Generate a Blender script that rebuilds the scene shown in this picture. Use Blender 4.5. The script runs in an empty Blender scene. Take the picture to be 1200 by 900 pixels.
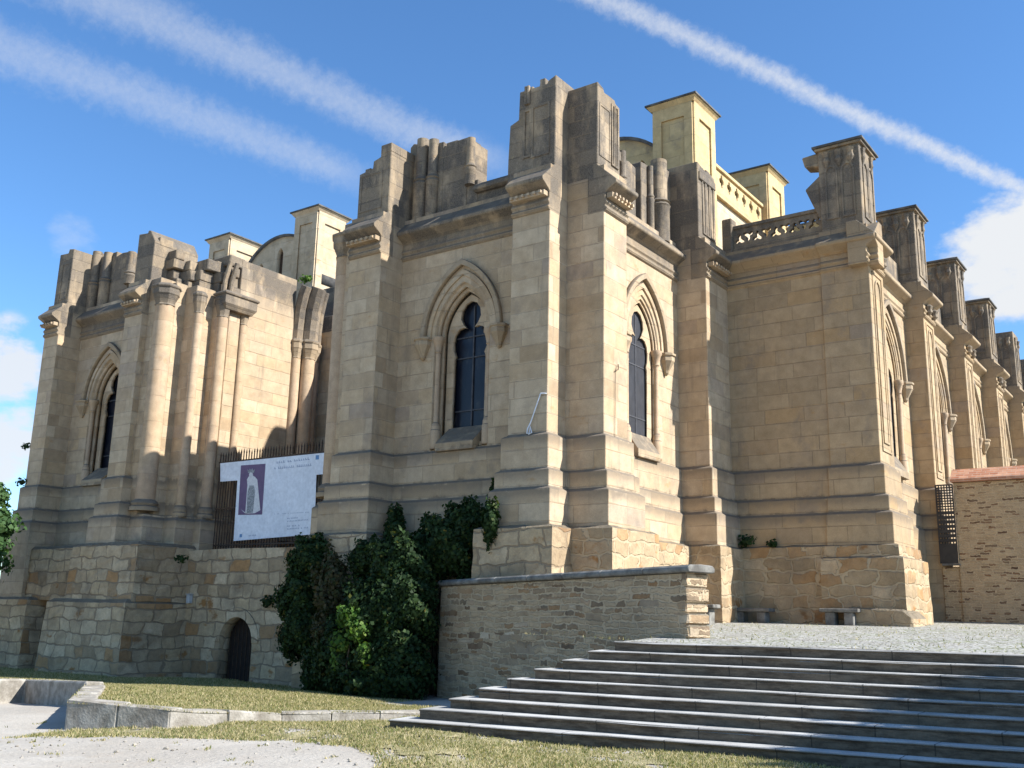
import bpy, bmesh, math, random
import numpy as np
from mathutils import Matrix, Vector
random.seed(7); rng = np.random.default_rng(7)
R = math.radians
C = bpy.context.scene.collection
SC = bpy.context.scene

# ------------------------------------------------------------------ camera (eye at the origin, X along the facade, Y into the church)
F_PX, YAW, PITCH, ROLL = 1178.94, -0.62553, 0.227375, 0.022271
cy, sy = math.cos(YAW), math.sin(YAW); cp, sp = math.cos(PITCH), math.sin(PITCH)
FWD = Vector((sy*cp, cy*cp, sp)); RGT = Vector((cy, -sy, 0)); UPV = RGT.cross(FWD)
cr, sr = math.cos(ROLL), math.sin(ROLL)
CX = cr*RGT + sr*UPV; CU = -sr*RGT + cr*UPV
cam = bpy.data.cameras.new('camera'); cam.sensor_width = 36; cam.lens = 36*F_PX/1200
cam.clip_start = .1; cam.clip_end = 4000
co = bpy.data.objects.new('camera', cam); C.objects.link(co)
m = Matrix.Identity(4)
for i in range(3):
    m[i][0] = CX[i]; m[i][1] = CU[i]; m[i][2] = -FWD[i]
co.matrix_world = m
SC.camera = co
def ray(u, v): return FWD + CX*((u-600)/F_PX) + CU*((450-v)/F_PX)
def onx(u, v, x): d = ray(u, v); return d*(x/d.x)
def ony(u, v, y): d = ray(u, v); return d*(y/d.y)
def onz(u, v, z): d = ray(u, v); return d*(z/d.z)

# ------------------------------------------------------------------ light and exposure
SUN_AZ = math.atan2(1.0, .30); SUN_EL = math.atan2(.84, 1.044)
S = Vector((math.sin(SUN_AZ)*math.cos(SUN_EL), math.cos(SUN_AZ)*math.cos(SUN_EL), math.sin(SUN_EL)))
sun = bpy.data.lights.new('sun', 'SUN'); sun.energy = 5.0; sun.angle = R(.53); sun.color = (1, .995, .98)
so = bpy.data.objects.new('sun', sun); C.objects.link(so)
so.rotation_euler = S.to_track_quat('Z', 'Y').to_euler()
SC.view_settings.view_transform = 'Standard'; SC.view_settings.look = 'None'
SC.view_settings.exposure = 1.05; SC.view_settings.gamma = 1; SC.view_settings.use_curve_mapping = False

class NT:
    """small helper round a node tree"""
    def __init__(s, nt): s.nt = nt; s.n = nt.nodes; s.l = nt.links
    def new(s, t, **kw):
        n = s.n.new(t)
        for k, v in kw.items(): setattr(n, k, v)
        return n
    def put(s, sock, v):
        if hasattr(v, 'is_linked') or isinstance(v, bpy.types.NodeSocket): s.l.new(v, sock)
        else: sock.default_value = v
    def math(s, op, a, b=None, c=None, clamp=False):
        n = s.new('ShaderNodeMath', operation=op, use_clamp=clamp)
        s.put(n.inputs[0], a)
        if b is not None: s.put(n.inputs[1], b)
        if c is not None: s.put(n.inputs[2], c)
        return n.outputs[0]
    def vmath(s, op, a, b=None):
        n = s.new('ShaderNodeVectorMath', operation=op)
        s.put(n.inputs[0], a)
        if b is not None: s.put(n.inputs[1], b)
        return n
    def mix(s, f, a, b, blend='MIX'):
        n = s.new('ShaderNodeMix', data_type='RGBA', blend_type=blend)
        s.put(n.inputs[0], f)
        for i, v in ((6, a), (7, b)):
            if isinstance(v, (tuple, list)): v = (*v[:3], 1)
            s.put(n.inputs[i], v)
        return n.outputs[2]
    def noise(s, vec, scale, detail=4, rough=.55, dist=0):
        n = s.new('ShaderNodeTexNoise'); s.put(n.inputs['Vector'], vec)
        n.inputs['Scale'].default_value = scale; n.inputs['Detail'].default_value = detail
        n.inputs['Roughness'].default_value = rough; n.inputs['Distortion'].default_value = dist
        return n.outputs[0]
    def step(s, v, lo, hi):
        n = s.new('ShaderNodeMapRange', interpolation_type='SMOOTHSTEP')
        s.put(n.inputs[0], v); s.put(n.inputs[1], lo); s.put(n.inputs[2], hi)
        return n.outputs[0]
    def ramp(s, v, stops):
        n = s.new('ShaderNodeValToRGB'); s.put(n.inputs[0], v)
        e = n.color_ramp.elements
        while len(e) < len(stops): e.new(.5)
        for el, (p, c) in zip(e, stops): el.position = p; el.color = (*c, 1)
        return n.outputs[0]
    def comb(s, x, y, z):
        n = s.new('ShaderNodeCombineXYZ'); s.put(n.inputs[0], x); s.put(n.inputs[1], y); s.put(n.inputs[2], z)
        return n.outputs[0]
    def sep(s, v):
        n = s.new('ShaderNodeSeparateXYZ'); s.put(n.inputs[0], v); return n.outputs

# ------------------------------------------------------------------ sky: Nishita with old vapour trails and a few clouds, by direction
W = bpy.data.worlds.new('World'); SC.world = W; W.use_nodes = True
w = NT(W.node_tree); w.n.clear()
sky = w.new('ShaderNodeTexSky', sky_type='NISHITA'); sky.sun_disc = False
sky.sun_elevation = SUN_EL; sky.sun_rotation = SUN_AZ; sky.altitude = 800; sky.air_density = 1.0; sky.dust_density = .35; sky.ozone_density = 3.6
tc = w.new('ShaderNodeTexCoord'); D = w.vmath('NORMALIZE', tc.outputs['Generated']).outputs[0]
def dotv(vec): return w.vmath('DOT_PRODUCT', D, tuple(vec)).outputs['Value']
mask = None
def addmask(mm):
    global mask
    mask = mm if mask is None else w.math('MAXIMUM', mask, mm)
def trail(p0, p1, w0, w1, dens0, dens1, sharp, lump=1.0):
    a = ray(*p0).normalized(); b = ray(*p1).normalized()
    n = a.cross(b).normalized(); t = (b - a).normalized()
    ta, tb = a.dot(t), b.dot(t)
    al = w.new('ShaderNodeMapRange'); w.put(al.inputs[0], dotv(t)); al.inputs[1].default_value = ta; al.inputs[2].default_value = tb
    al.clamp = False; f = al.outputs[0]
    fc = w.math('MINIMUM', w.math('MAXIMUM', f, -.3), 1.3)
    wob = w.math('MULTIPLY', w.math('SUBTRACT', w.noise(D, 9, 3), .5), .012)
    wid = w.math('MULTIPLY_ADD', fc, w1-w0, w0)
    fine = w.math('MULTIPLY', w.math('SUBTRACT', w.noise(D, 85, 6, .68), .5), 1.1*lump)
    dist = w.math('ABSOLUTE', w.math('ADD', dotv(n), wob))
    q = w.math('ADD', w.math('DIVIDE', dist, wid), fine)
    prof = w.math('SUBTRACT', 1, w.step(q, sharp, 1.15))
    tex = w.math('MULTIPLY_ADD', w.noise(D, 190, 4, .65), .8*lump, .55)
    ends = w.math('SUBTRACT', 1, w.step(f, .86, 1.05))
    dens = w.math('MULTIPLY_ADD', fc, dens1-dens0, dens0)
    front = w.math('GREATER_THAN', dotv((a+b).normalized()), .55)
    mm = w.math('MULTIPLY', w.math('MULTIPLY', prof, tex), w.math('MULTIPLY', dens, ends))
    addmask(w.math('MULTIPLY', mm, front))
trail((95, -10), (600, 200), .026, .020, .31, .37, .05, 1.0)
trail((-60, 32), (440, 214), .028, .020, .29, .31, .05, 1.0)
trail((690, -8), (1330, 282), .0150, .0085, .48, .72, 0.0, 1.2)
def cloud(px, rad, dens, thr, sc=7):
    c = ray(*px).normalized()
    dd = w.math('ARCCOSINE', w.math('MINIMUM', dotv(c), .99999))
    fall = w.math('SUBTRACT', 1, w.step(dd, rad*.25, rad))
    nz = w.noise(w.vmath('MULTIPLY', D, (1, 1, 1.8)).outputs[0], sc, 6, .58)
    v = w.math('ADD', nz, w.math('MULTIPLY', fall, .42))
    mm = w.math('MULTIPLY', w.step(v, thr, thr+.24), w.step(fall, 0, .25))
    addmask(w.math('MULTIPLY', mm, dens))
cloud((1205, 308), .10, 1.0, .60, 14)
cloud((-5, 428), .058, .9, .62, 17)
cloud((-8, 520), .058, .9, .62, 17)
cloud((90, 285), .05, .22, .80, 14)
cloud((-700, 380), .5, .9, .75, 5)
cloud((1900, 420), .5, .9, .75, 5)
bgsky = w.new('ShaderNodeBackground'); bgsky.inputs[1].default_value = .11
hsv = w.new('ShaderNodeHueSaturation'); hsv.inputs['Saturation'].default_value = 1.12
w.l.new(sky.outputs[0], hsv.inputs['Color'])
w.l.new(w.mix(1, hsv.outputs[0], (.90, 1.0, 1.05), 'MULTIPLY'), bgsky.inputs[0])
bgc = w.new('ShaderNodeBackground'); bgc.inputs[0].default_value = (.93, .96, 1, 1); bgc.inputs[1].default_value = .44
mixs = w.new('ShaderNodeMixShader'); w.l.new(mask, mixs.inputs[0]); w.l.new(bgsky.outputs[0], mixs.inputs[1]); w.l.new(bgc.outputs[0], mixs.inputs[2])
wo = w.new('ShaderNodeOutputWorld'); w.l.new(mixs.outputs[0], wo.inputs[0])

# ------------------------------------------------------------------ materials
def mat(name):
    mt = bpy.data.materials.new(name); mt.use_nodes = True
    t = NT(mt.node_tree); t.n.clear()
    b = t.new('ShaderNodeBsdfPrincipled'); o = t.new('ShaderNodeOutputMaterial')
    t.l.new(b.outputs[0], o.inputs[0]); t.b = b; b.inputs['Roughness'].default_value = .85
    b.inputs['Specular IOR Level'].default_value = .25
    t.m = mt; return t
def bump(t, h, strength, dist=.02):
    n = t.new('ShaderNodeBump'); n.inputs['Strength'].default_value = strength; n.inputs['Distance'].default_value = dist
    t.put(n.inputs['Height'], h); t.l.new(n.outputs[0], t.b.inputs['Normal'])
def wallcoords(t):
    g = t.new('ShaderNodeNewGeometry'); p = t.sep(g.outputs['Position']); n = t.sep(g.outputs['True Normal'])
    sel = t.math('GREATER_THAN', t.math('ABSOLUTE', n[0]), t.math('ABSOLUTE', n[1]))
    u = t.math('MULTIPLY_ADD', sel, t.math('SUBTRACT', p[1], p[0]), p[0])
    top = t.math('GREATER_THAN', t.math('ABSOLUTE', n[2]), .8)
    v = t.math('MULTIPLY_ADD', top, t.math('SUBTRACT', p[1], p[2]), p[2])
    u = t.math('MULTIPLY_ADD', top, t.math('SUBTRACT', p[0], u), u)
    return g.outputs['Position'], p, n, u, v
def bricks(t, u, v, bw, bh, mortar, off=.5):
    b = t.new('ShaderNodeTexBrick'); b.offset = off; b.squash = 1
    t.put(b.inputs['Vector'], t.comb(u, v, 0))
    b.inputs['Color1'].default_value = (0, 0, 0, 1); b.inputs['Color2'].default_value = (1, 1, 1, 1); b.inputs['Mortar'].default_value = (.5, .5, .5, 1)
    b.inputs['Scale'].default_value = 1; b.inputs['Mortar Size'].default_value = mortar; b.inputs['Mortar Smooth'].default_value = .4
    b.inputs['Bias'].default_value = 0; b.inputs['Brick Width'].default_value = bw; b.inputs['Row Height'].default_value = bh
    return b.outputs['Color'], b.outputs['Fac']
def ashlar(name, cols, bw=1.12, bh=.445, joint=.012, lichen=(10.4, 12.2), drum=False, contrast=1.0, stain=.55):
    t = mat(name); P, p, n, u, v = wallcoords(t)
    if drum: u = 0.31
    else:  # courses of unlike block lengths
        row = t.math('FLOOR', t.math('DIVIDE', v, bh))
        uo = t.math('ADD', u, t.math('MULTIPLY', t.math('FRACT', t.math('MULTIPLY', t.math('SINE', t.math('MULTIPLY', row, 12.9)), 43.7)), .9))
        u = t.math('MULTIPLY', uo, t.math('MULTIPLY_ADD', t.math('SINE', t.math('MULTIPLY', row, 5.1)), .22, 1))
    c, f = bricks(t, u, t.math('ADD', v, .03), bw, bh, joint)
    base = t.ramp(c, cols)
    big = t.noise(P, .55, 4, .6); med = t.noise(P, 3.2, 5, .6); fine = t.noise(P, 38, 3, .6)
    base = t.mix(t.math('MULTIPLY', t.step(big, .42, .68), .38), base, (.43, .315, .18), 'MIX')
    base = t.mix(1, base, t.ramp(med, [(.25, (.80, .78, .75)), (.75, (1.14, 1.13, 1.12))]), 'MULTIPLY')
    base = t.mix(1, base, t.ramp(fine, [(.3, (.9, .9, .9)), (.7, (1.08, 1.08, 1.08))]), 'MULTIPLY')
    # ochre blotches and rain streaks
    och = t.step(t.noise(t.vmath('MULTIPLY', P, (1, 1, 1.7)).outputs[0], 1.3, 6, .7), .60, .72)
    base = t.mix(t.math('MULTIPLY', och, .55), base, (.36, .215, .085))
    gry = t.step(t.noise(t.vmath('MULTIPLY', P, (1, 1, .8)).outputs[0], .9, 6, .68), .53, .68)
    base = t.mix(t.math('MULTIPLY', t.math('MULTIPLY', gry, t.math('MULTIPLY_ADD', c, .8, .5)), .46), base, (.215, .185, .15))
    stv = t.vmath('MULTIPLY', P, (4.5, 4.5, .32)).outputs[0]
    st = t.step(t.noise(stv, 1, 5, .65), .55, .78)
    base = t.mix(t.math('MULTIPLY', st, stain), base, (.20, .165, .12))
    # grey lichen crust on the tops and on weathered slopes
    hgt = t.step(t.math('ADD', p[2], t.math('MULTIPLY', t.math('SUBTRACT', med, .5), 2.2)), lichen[0], lichen[1])
    crust = t.math('MULTIPLY', hgt, t.step(t.noise(t.vmath('MULTIPLY', P, (1.5, 1.5, .7)).outputs[0], 1.1, 6, .65), .28, .54))
    blk = t.step(c, .15, .75) if not drum else .7
    base = t.mix(t.math('MULTIPLY', t.math('MULTIPLY', crust, t.math('MULTIPLY_ADD', blk, .40, .62)), .88), base, t.mix(t.step(fine, .3, .7), (.058, .053, .046), (.15, .135, .115)))
    ylw = t.math('MULTIPLY', hgt, t.step(t.noise(P, 6, 5, .7), .60, .68))
    base = t.mix(t.math('MULTIPLY', ylw, .4), base, (.33, .27, .15))
    up = t.math('MULTIPLY', t.step(n[2], .2, .55), t.step(t.math('ADD', med, t.math('MULTIPLY', fine, .3)), .38, .7))
    base = t.mix(t.math('MULTIPLY', up, .85), base, t.mix(fine, (.055, .05, .042), (.19, .17, .14)))
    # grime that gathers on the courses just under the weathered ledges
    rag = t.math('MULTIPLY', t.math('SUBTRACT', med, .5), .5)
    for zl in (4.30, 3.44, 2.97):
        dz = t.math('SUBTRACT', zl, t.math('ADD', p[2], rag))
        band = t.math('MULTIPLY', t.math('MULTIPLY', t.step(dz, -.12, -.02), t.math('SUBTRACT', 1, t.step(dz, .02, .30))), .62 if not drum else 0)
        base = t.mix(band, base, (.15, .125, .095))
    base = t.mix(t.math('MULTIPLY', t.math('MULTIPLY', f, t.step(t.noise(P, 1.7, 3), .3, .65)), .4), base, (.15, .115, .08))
    base = t.mix(1, base, (1.0, .945, .90), 'MULTIPLY')
    t.l.new(base, t.b.inputs['Base Color'])
    h = t.math('SUBTRACT', t.math('MULTIPLY_ADD', fine, .35, t.math('MULTIPLY', med, .35)), t.math('MULTIPLY', f, 1.2))
    bump(t, t.math('MULTIPLY_ADD', c, .5 if not drum else 0, h), .6, .03)
    t.b.inputs['Roughness'].default_value = .92
    return t.m
SAND = [(0, (.335, .255, .165)), (.14, (.47, .385, .27)), (.3, (.41, .325, .22)), (.46, (.52, .43, .305)), (.6, (.375, .30, .21)), (.74, (.46, .355, .225)), (.88, (.50, .41, .29)), (1, (.36, .295, .225))]
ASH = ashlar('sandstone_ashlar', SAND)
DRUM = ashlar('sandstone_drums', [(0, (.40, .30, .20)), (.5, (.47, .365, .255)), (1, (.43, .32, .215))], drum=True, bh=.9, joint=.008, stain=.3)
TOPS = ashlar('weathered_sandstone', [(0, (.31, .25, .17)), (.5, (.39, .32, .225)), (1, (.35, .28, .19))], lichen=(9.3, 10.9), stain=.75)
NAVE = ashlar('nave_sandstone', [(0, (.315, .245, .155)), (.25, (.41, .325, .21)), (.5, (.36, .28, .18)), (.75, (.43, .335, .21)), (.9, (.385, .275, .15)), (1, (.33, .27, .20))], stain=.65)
PALE = ashlar('pale_dressed_stone', [(0, (.49, .41, .29)), (1, (.54, .46, .335))], bw=1.3, bh=.7, joint=.008, lichen=(30, 31), stain=.2)
YEL = ashlar('yellow_limestone', [(0, (.52, .40, .20)), (.5, (.56, .44, .24)), (1, (.54, .42, .22))], bw=1.2, bh=.6, joint=.006, lichen=(30, 31), stain=.25)

def rubble(name, bw, bh, warp, mortarsize, stops, mortarcol, dark=.5, rust=0, fine_warp=0, pick=None):
    t = mat(name); P, p, n, u, v = wallcoords(t)
    wn = t.new('ShaderNodeTexNoise'); t.put(wn.inputs['Vector'], P); wn.inputs['Scale'].default_value = .9; wn.inputs['Detail'].default_value = 5
    ws = t.sep(wn.outputs['Color'])
    wf = t.new('ShaderNodeTexNoise'); t.put(wf.inputs['Vector'], P); wf.inputs['Scale'].default_value = 1.1/bh; wf.inputs['Detail'].default_value = 3
    wq = t.sep(wf.outputs['Color'])
    uu = t.math('ADD', u, t.math('MULTIPLY', t.math('SUBTRACT', ws[0], .5), warp*2.2))
    vv = t.math('ADD', v, t.math('MULTIPLY', t.math('SUBTRACT', ws[1], .5), warp))
    uu = t.math('ADD', uu, t.math('MULTIPLY', t.math('SUBTRACT', wq[0], .5), fine_warp*1.4))
    vv = t.math('ADD', vv, t.math('MULTIPLY', t.math('SUBTRACT', wq[1], .5), fine_warp))
    row = t.math('FLOOR', t.math('DIVIDE', vv, bh))
    uu = t.math('MULTIPLY', uu, t.math('MULTIPLY_ADD', t.math('SINE', t.math('MULTIPLY', row, 7.7)), .28, 1))
    c, f = bricks(t, uu, vv, bw, bh, mortarsize)
    med = t.noise(P, 4, 5, .65); fine = t.noise(P, 30, 4, .65); big = t.noise(P, .7, 4, .6)
    base = t.ramp(c, stops)
    if pick:      # only some stones stand out of the mortar-smeared face
        c2, f2 = bricks(t, t.math('ADD', t.math('MULTIPLY', uu, 1.37), .31), t.math('ADD', vv, bh*.37), bw*1.9, bh*2.0, mortarsize*1.3)
        show = t.math('GREATER_THAN', c2, .80)
        base = t.mix(show, base, t.ramp(c2, pick)); f = t.math('MULTIPLY_ADD', show, t.math('SUBTRACT', f2, f), f)
    base = t.mix(1, base, t.ramp(med, [(.25, (.70, .68, .66)), (.75, (1.18, 1.17, 1.15))]), 'MULTIPLY')
    base = t.mix(1, base, t.ramp(fine, [(.3, (.85, .85, .85)), (.7, (1.1, 1.1, 1.1))]), 'MULTIPLY')
    smear = t.step(t.noise(P, 1.9, 5, .65), .40, .60)
    base = t.mix(t.math('MULTIPLY', t.math('MAXIMUM', f, t.math('MULTIPLY', smear, .22)), .88), base, mortarcol)
    if rust:
        rs = t.step(t.noise(t.vmath('MULTIPLY', P, (1, 1, 1.5)).outputs[0], 1.15, 5, .6), .60, .70)
        base = t.mix(t.math('MULTIPLY', t.math('MULTIPLY', rs, t.math('SUBTRACT', 1, f)), rust), base, t.mix(med, (.16, .085, .035), (.40, .215, .075)))
    base = t.mix(t.math('MULTIPLY', t.step(big, .5, .72), dark), base, (.13, .11, .085))
    up = t.math('MULTIPLY', t.step(n[2], .3, .6), .85)
    base = t.mix(up, base, t.mix(med, (.07, .065, .05), (.20, .185, .15)))
    base = t.mix(1, base, (1.04, .94, .83), 'MULTIPLY')
    t.l.new(base, t.b.inputs['Base Color'])
    bump(t, t.math('ADD', t.math('MULTIPLY', f, -1.2), t.math('MULTIPLY_ADD', med, .9, t.math('MULTIPLY', fine, .35))), .8, .05)
    return t.m
RUB = rubble('coursed_rubble', .66, .40, .34, .026,
    [(0, (.33, .265, .18)), (.15, (.54, .455, .325)), (.3, (.42, .34, .23)), (.45, (.60, .52, .385)), (.6, (.46, .375, .26)), (.75, (.55, .45, .30)), (.87, (.36, .29, .195)), (.95, (.43, .26, .12)), (1, (.26, .18, .11))], (.25, .20, .14), .6, .95, .17)
NRUB = rubble('nave_rubble', .60, .36, .46, .038,
    [(0, (.30, .24, .155)), (.2, (.43, .35, .24)), (.4, (.34, .27, .175)), (.6, (.49, .41, .295)), (.75, (.36, .28, .18)), (.88, (.40, .26, .13)), (1, (.255, .17, .095))], (.43, .36, .25), .45, .95, .24)
SCH = rubble('slate_rubble', .36, .125, .26, .026,
    [(0, (.24, .18, .12)), (.2, (.45, .365, .255)), (.4, (.37, .295, .20)), (.6, (.51, .42, .30)), (.75, (.40, .315, .21)), (.86, (.14, .108, .078)), (.93, (.33, .205, .105)), (1, (.50, .435, .345))], (.47, .39, .28), .2, 0, .12,
    [(0, (.25, .22, .18)), (.82, (.30, .24, .17)), (.87, (.38, .23, .11)), (.92, (.15, .11, .08)), (.96, (.46, .40, .31)), (1, (.58, .52, .43))])
SHALE = rubble('thin_shale', .25, .08, .15, .016,
    [(0, (.44, .345, .215)), (.3, (.54, .43, .285)), (.6, (.49, .385, .25)), (.80, (.44, .345, .22)), (.86, (.15, .10, .065)), (.95, (.28, .165, .09)), (1, (.12, .08, .055))], (.54, .44, .30), .1, 0, .08)

def plain(name, a, b, scale=6, rough=.8, bumpv=.3, metal=0, fine=40, bd=.01):
    t = mat(name); g = t.new('ShaderNodeNewGeometry'); P = g.outputs['Position']
    n1 = t.noise(P, scale, 5, .6); n2 = t.noise(P, fine, 3, .6)
    c = t.mix(t.step(n1, .3, .7), a, b)
    c = t.mix(1, c, t.ramp(n2, [(.3, (.88, .88, .88)), (.7, (1.08, 1.08, 1.08))]), 'MULTIPLY')
    t.l.new(c, t.b.inputs['Base Color']); t.b.inputs['Roughness'].default_value = rough; t.b.inputs['Metallic'].default_value = metal
    if bumpv: bump(t, t.math('ADD', n1, t.math('MULTIPLY', n2, .5)), bumpv, bd)
    return t.m
SLAB = plain('dark_cap_slab', (.07, .065, .06), (.14, .13, .115), 3)
GRAN = plain('granite_coping', (.11, .10, .085), (.24, .225, .195), 4, .9, .6, 0, 30, .02)
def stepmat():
    t = mat('step_granite'); g = t.new('ShaderNodeNewGeometry'); P = g.outputs['Position']; n = t.sep(g.outputs['True Normal'])
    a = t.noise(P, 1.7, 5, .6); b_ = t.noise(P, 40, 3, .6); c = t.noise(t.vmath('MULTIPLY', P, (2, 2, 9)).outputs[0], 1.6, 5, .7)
    toplit = t.mix(t.step(a, .3, .7), (.36, .345, .315), (.48, .465, .43)); riser_shade = t.mix(t.step(c, .3, .7), (.055, .041, .028), (.15, .118, .083))
    base = t.mix(t.step(n[2], .45, .95), riser_shade, toplit)  # by face direction: sunlit treads and shaded risers painted into the stone colour
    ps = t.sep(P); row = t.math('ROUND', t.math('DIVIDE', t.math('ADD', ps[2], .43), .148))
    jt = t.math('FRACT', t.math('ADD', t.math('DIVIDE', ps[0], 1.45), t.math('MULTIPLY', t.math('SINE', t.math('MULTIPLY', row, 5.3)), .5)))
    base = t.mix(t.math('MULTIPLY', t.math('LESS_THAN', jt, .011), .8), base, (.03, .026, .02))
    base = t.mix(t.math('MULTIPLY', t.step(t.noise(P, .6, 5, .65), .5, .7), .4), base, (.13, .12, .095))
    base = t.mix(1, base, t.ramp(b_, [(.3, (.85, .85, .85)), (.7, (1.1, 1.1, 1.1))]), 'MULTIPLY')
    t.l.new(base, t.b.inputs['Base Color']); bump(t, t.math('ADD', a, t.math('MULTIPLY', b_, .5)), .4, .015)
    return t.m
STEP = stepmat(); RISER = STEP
IRON = plain('rusty_iron', (.045, .03, .022), (.10, .06, .035), 8, .7)
STEEL = plain('dark_steel', (.03, .028, .027), (.05, .045, .04), 4, .5)
WOOD = plain('old_dark_wood', (.014, .009, .007), (.026, .017, .012), 5, .8)
VINYL = plain('white_vinyl', (.70, .72, .76), (.78, .79, .82), 1.2, .6, .12, 0, 8, .03)
PURP = plain('purple_print', (.13, .09, .16), (.17, .11, .19), 3, .6, 0)
ROBE = plain('pale_print', (.60, .58, .58), (.72, .70, .68), 14, .6, 0)
DARKP = plain('grey_print', (.16, .17, .18), (.42, .42, .42), 22, .6, 0)
INK = plain('blue_grey_ink', (.30, .34, .44), (.36, .40, .50), 9, .6, 0)
BLUE = plain('blue_emblem', (.12, .24, .42), (.16, .30, .50), 9, .6, 0)
LEAD = plain('lead_bars', (.05, .05, .055), (.08, .08, .085), 9, .6, 0)
CABLE = plain('white_cable', (.60, .62, .65), (.72, .73, .75), 9, .6, 0)
BOXM = plain('pale_grey_box', (.42, .43, .42), (.52, .53, .52), 9, .6, 0)
BARK = plain('bark', (.06, .045, .03), (.13, .10, .07), 9, .9, .6)
def glassm(name, col, rough):
    t = mat(name); g = t.new('ShaderNodeNewGeometry')
    c = t.mix(t.noise(t.vmath('MULTIPLY', g.outputs['Position'], (6, 6, 2.5)).outputs[0], 1, 2), tuple(x*.4 for x in col), col)
    dust = t.step(t.noise(t.vmath('MULTIPLY', g.outputs['Position'], (3, 3, 1.2)).outputs[0], 1.4, 5, .7), .5, .75)
    c = t.mix(t.math('MULTIPLY', dust, .5), c, (.07, .066, .06))
    t.l.new(c, t.b.inputs['Base Color']); t.b.inputs['Roughness'].default_value = rough; t.b.inputs['Specular IOR Level'].default_value = .3
    bump(t, t.noise(g.outputs['Position'], 7, 2), .12, .02)
    return t.m
GLASS = glassm('dark_leaded_glass', (.012, .014, .024), .28)
GLASS2 = glassm('pale_leaded_glass', (.06, .062, .07), .38)
def brickmat():
    t = mat('red_brick'); P, p, n, u, v = wallcoords(t)
    c, f = bricks(t, u, v, .25, .075, .010)
    base = t.ramp(c, [(0, (.40, .16, .085)), (.5, (.50, .225, .12)), (1, (.56, .30, .18))])
    base = t.mix(t.math('MULTIPLY', f, .6), base, (.5, .42, .34))
    base = t.mix(1, base, t.ramp(t.noise(P, 5, 4), [(.3, (.8, .8, .8)), (.7, (1.12, 1.12, 1.12))]), 'MULTIPLY')
    t.l.new(base, t.b.inputs['Base Color']); bump(t, t.math('MULTIPLY', f, -1), .5, .01)
    return t.m
BRICK = brickmat()
def groundmat():
    t = mat('pale_dirt'); g = t.new('ShaderNodeNewGeometry'); P = g.outputs['Position']
    a = t.noise(P, .35, 5, .6); b = t.noise(P, 2.2, 6, .65); c = t.noise(P, 18, 4, .7)
    base = t.mix(t.step(a, .35, .65), (.36, .32, .265), (.42, .38, .32))
    base = t.mix(t.math('MULTIPLY', t.step(b, .52, .7), .45), base, (.36, .30, .235))
    base = t.mix(1, base, t.ramp(c, [(.25, (.82, .82, .82)), (.75, (1.1, 1.1, 1.1))]), 'MULTIPLY')
    vo = t.new('ShaderNodeTexVoronoi'); t.put(vo.inputs['Vector'], P); vo.inputs['Scale'].default_value = 9
    peb = t.math('LESS_THAN', vo.outputs['Distance'], .16)
    base = t.mix(t.math('MULTIPLY', peb, .55), base, (.24, .215, .19))
    dk = t.step(t.noise(t.vmath('MULTIPLY', P, (1, 1.6, 1)).outputs[0], .8, 6, .7), .55, .70)
    base = t.mix(t.math('MULTIPLY', dk, .22), base, (.27, .23, .175))
    pale = t.step(t.noise(P, 1.4, 6, .7), .58, .72)
    base = t.mix(t.math('MULTIPLY', pale, .35), base, (.46, .43, .38))
    t.l.new(base, t.b.inputs['Base Color']); bump(t, t.math('ADD', b, t.math('MULTIPLY', c, .6)), .6, .05)
    return t.m
DIRT = groundmat()
def turfmat():
    t = mat('dry_turf'); g = t.new('ShaderNodeNewGeometry'); P = g.outputs['Position']
    a = t.noise(P, 1.1, 5, .65); b = t.noise(P, 9, 5, .7)
    base = t.mix(t.step(a, .38, .62), (.20, .175, .075), (.36, .30, .17))
    base = t.mix(t.math('MULTIPLY', t.step(b, .45, .7), .6), base, (.12, .13, .045))
    t.l.new(base, t.b.inputs['Base Color']); bump(t, b, .8, .05)
    return t.m
TURF = turfmat()
def cobblemat():
    t = mat('terrace_cobbles'); g = t.new('ShaderNodeNewGeometry'); P = g.outputs['Position']
    vo = t.new('ShaderNodeTexVoronoi', feature='F1'); t.put(vo.inputs['Vector'], P); vo.inputs['Scale'].default_value = 7
    ve = t.new('ShaderNodeTexVoronoi', feature='DISTANCE_TO_EDGE'); t.put(ve.inputs['Vector'], P); ve.inputs['Scale'].default_value = 7
    rr = t.sep(vo.outputs['Color'])
    base = t.ramp(rr[0], [(0, (.26, .25, .22)), (.5, (.36, .345, .31)), (1, (.44, .42, .38))])
    gap = t.math('SUBTRACT', 1, t.step(ve.outputs['Distance'], .03, .12))
    gr = t.mix(t.step(t.noise(P, .9, 5, .6), .42, .6), (.22, .20, .15), (.15, .16, .06))
    base = t.mix(gap, base, gr)
    t.l.new(base, t.b.inputs['Base Color']); bump(t, t.math('SUBTRACT', t.noise(P, 20, 3), gap), .7, .04)
    return t.m
COB = cobblemat()
def leafm(name, stops, trans=.25):
    t = mat(name); g = t.new('ShaderNodeNewGeometry')
    c = t.ramp(g.outputs['Random Per Island'], stops)
    t.l.new(c, t.b.inputs['Base Color']); t.b.inputs['Roughness'].default_value = .65; t.b.inputs['Specular IOR Level'].default_value = .18
    tr = t.new('ShaderNodeBsdfTranslucent'); t.l.new(t.mix(1, c, (1.25, 1.3, .6), 'MULTIPLY'), tr.inputs[0])
    mx = t.new('ShaderNodeMixShader'); mx.inputs[0].default_value = trans
    t.l.new(t.b.outputs[0], mx.inputs[1]); t.l.new(tr.outputs[0], mx.inputs[2])
    o = [x for x in t.n if x.type == 'OUTPUT_MATERIAL'][0]; t.l.new(mx.outputs[0], o.inputs[0])
    return t.m
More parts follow.
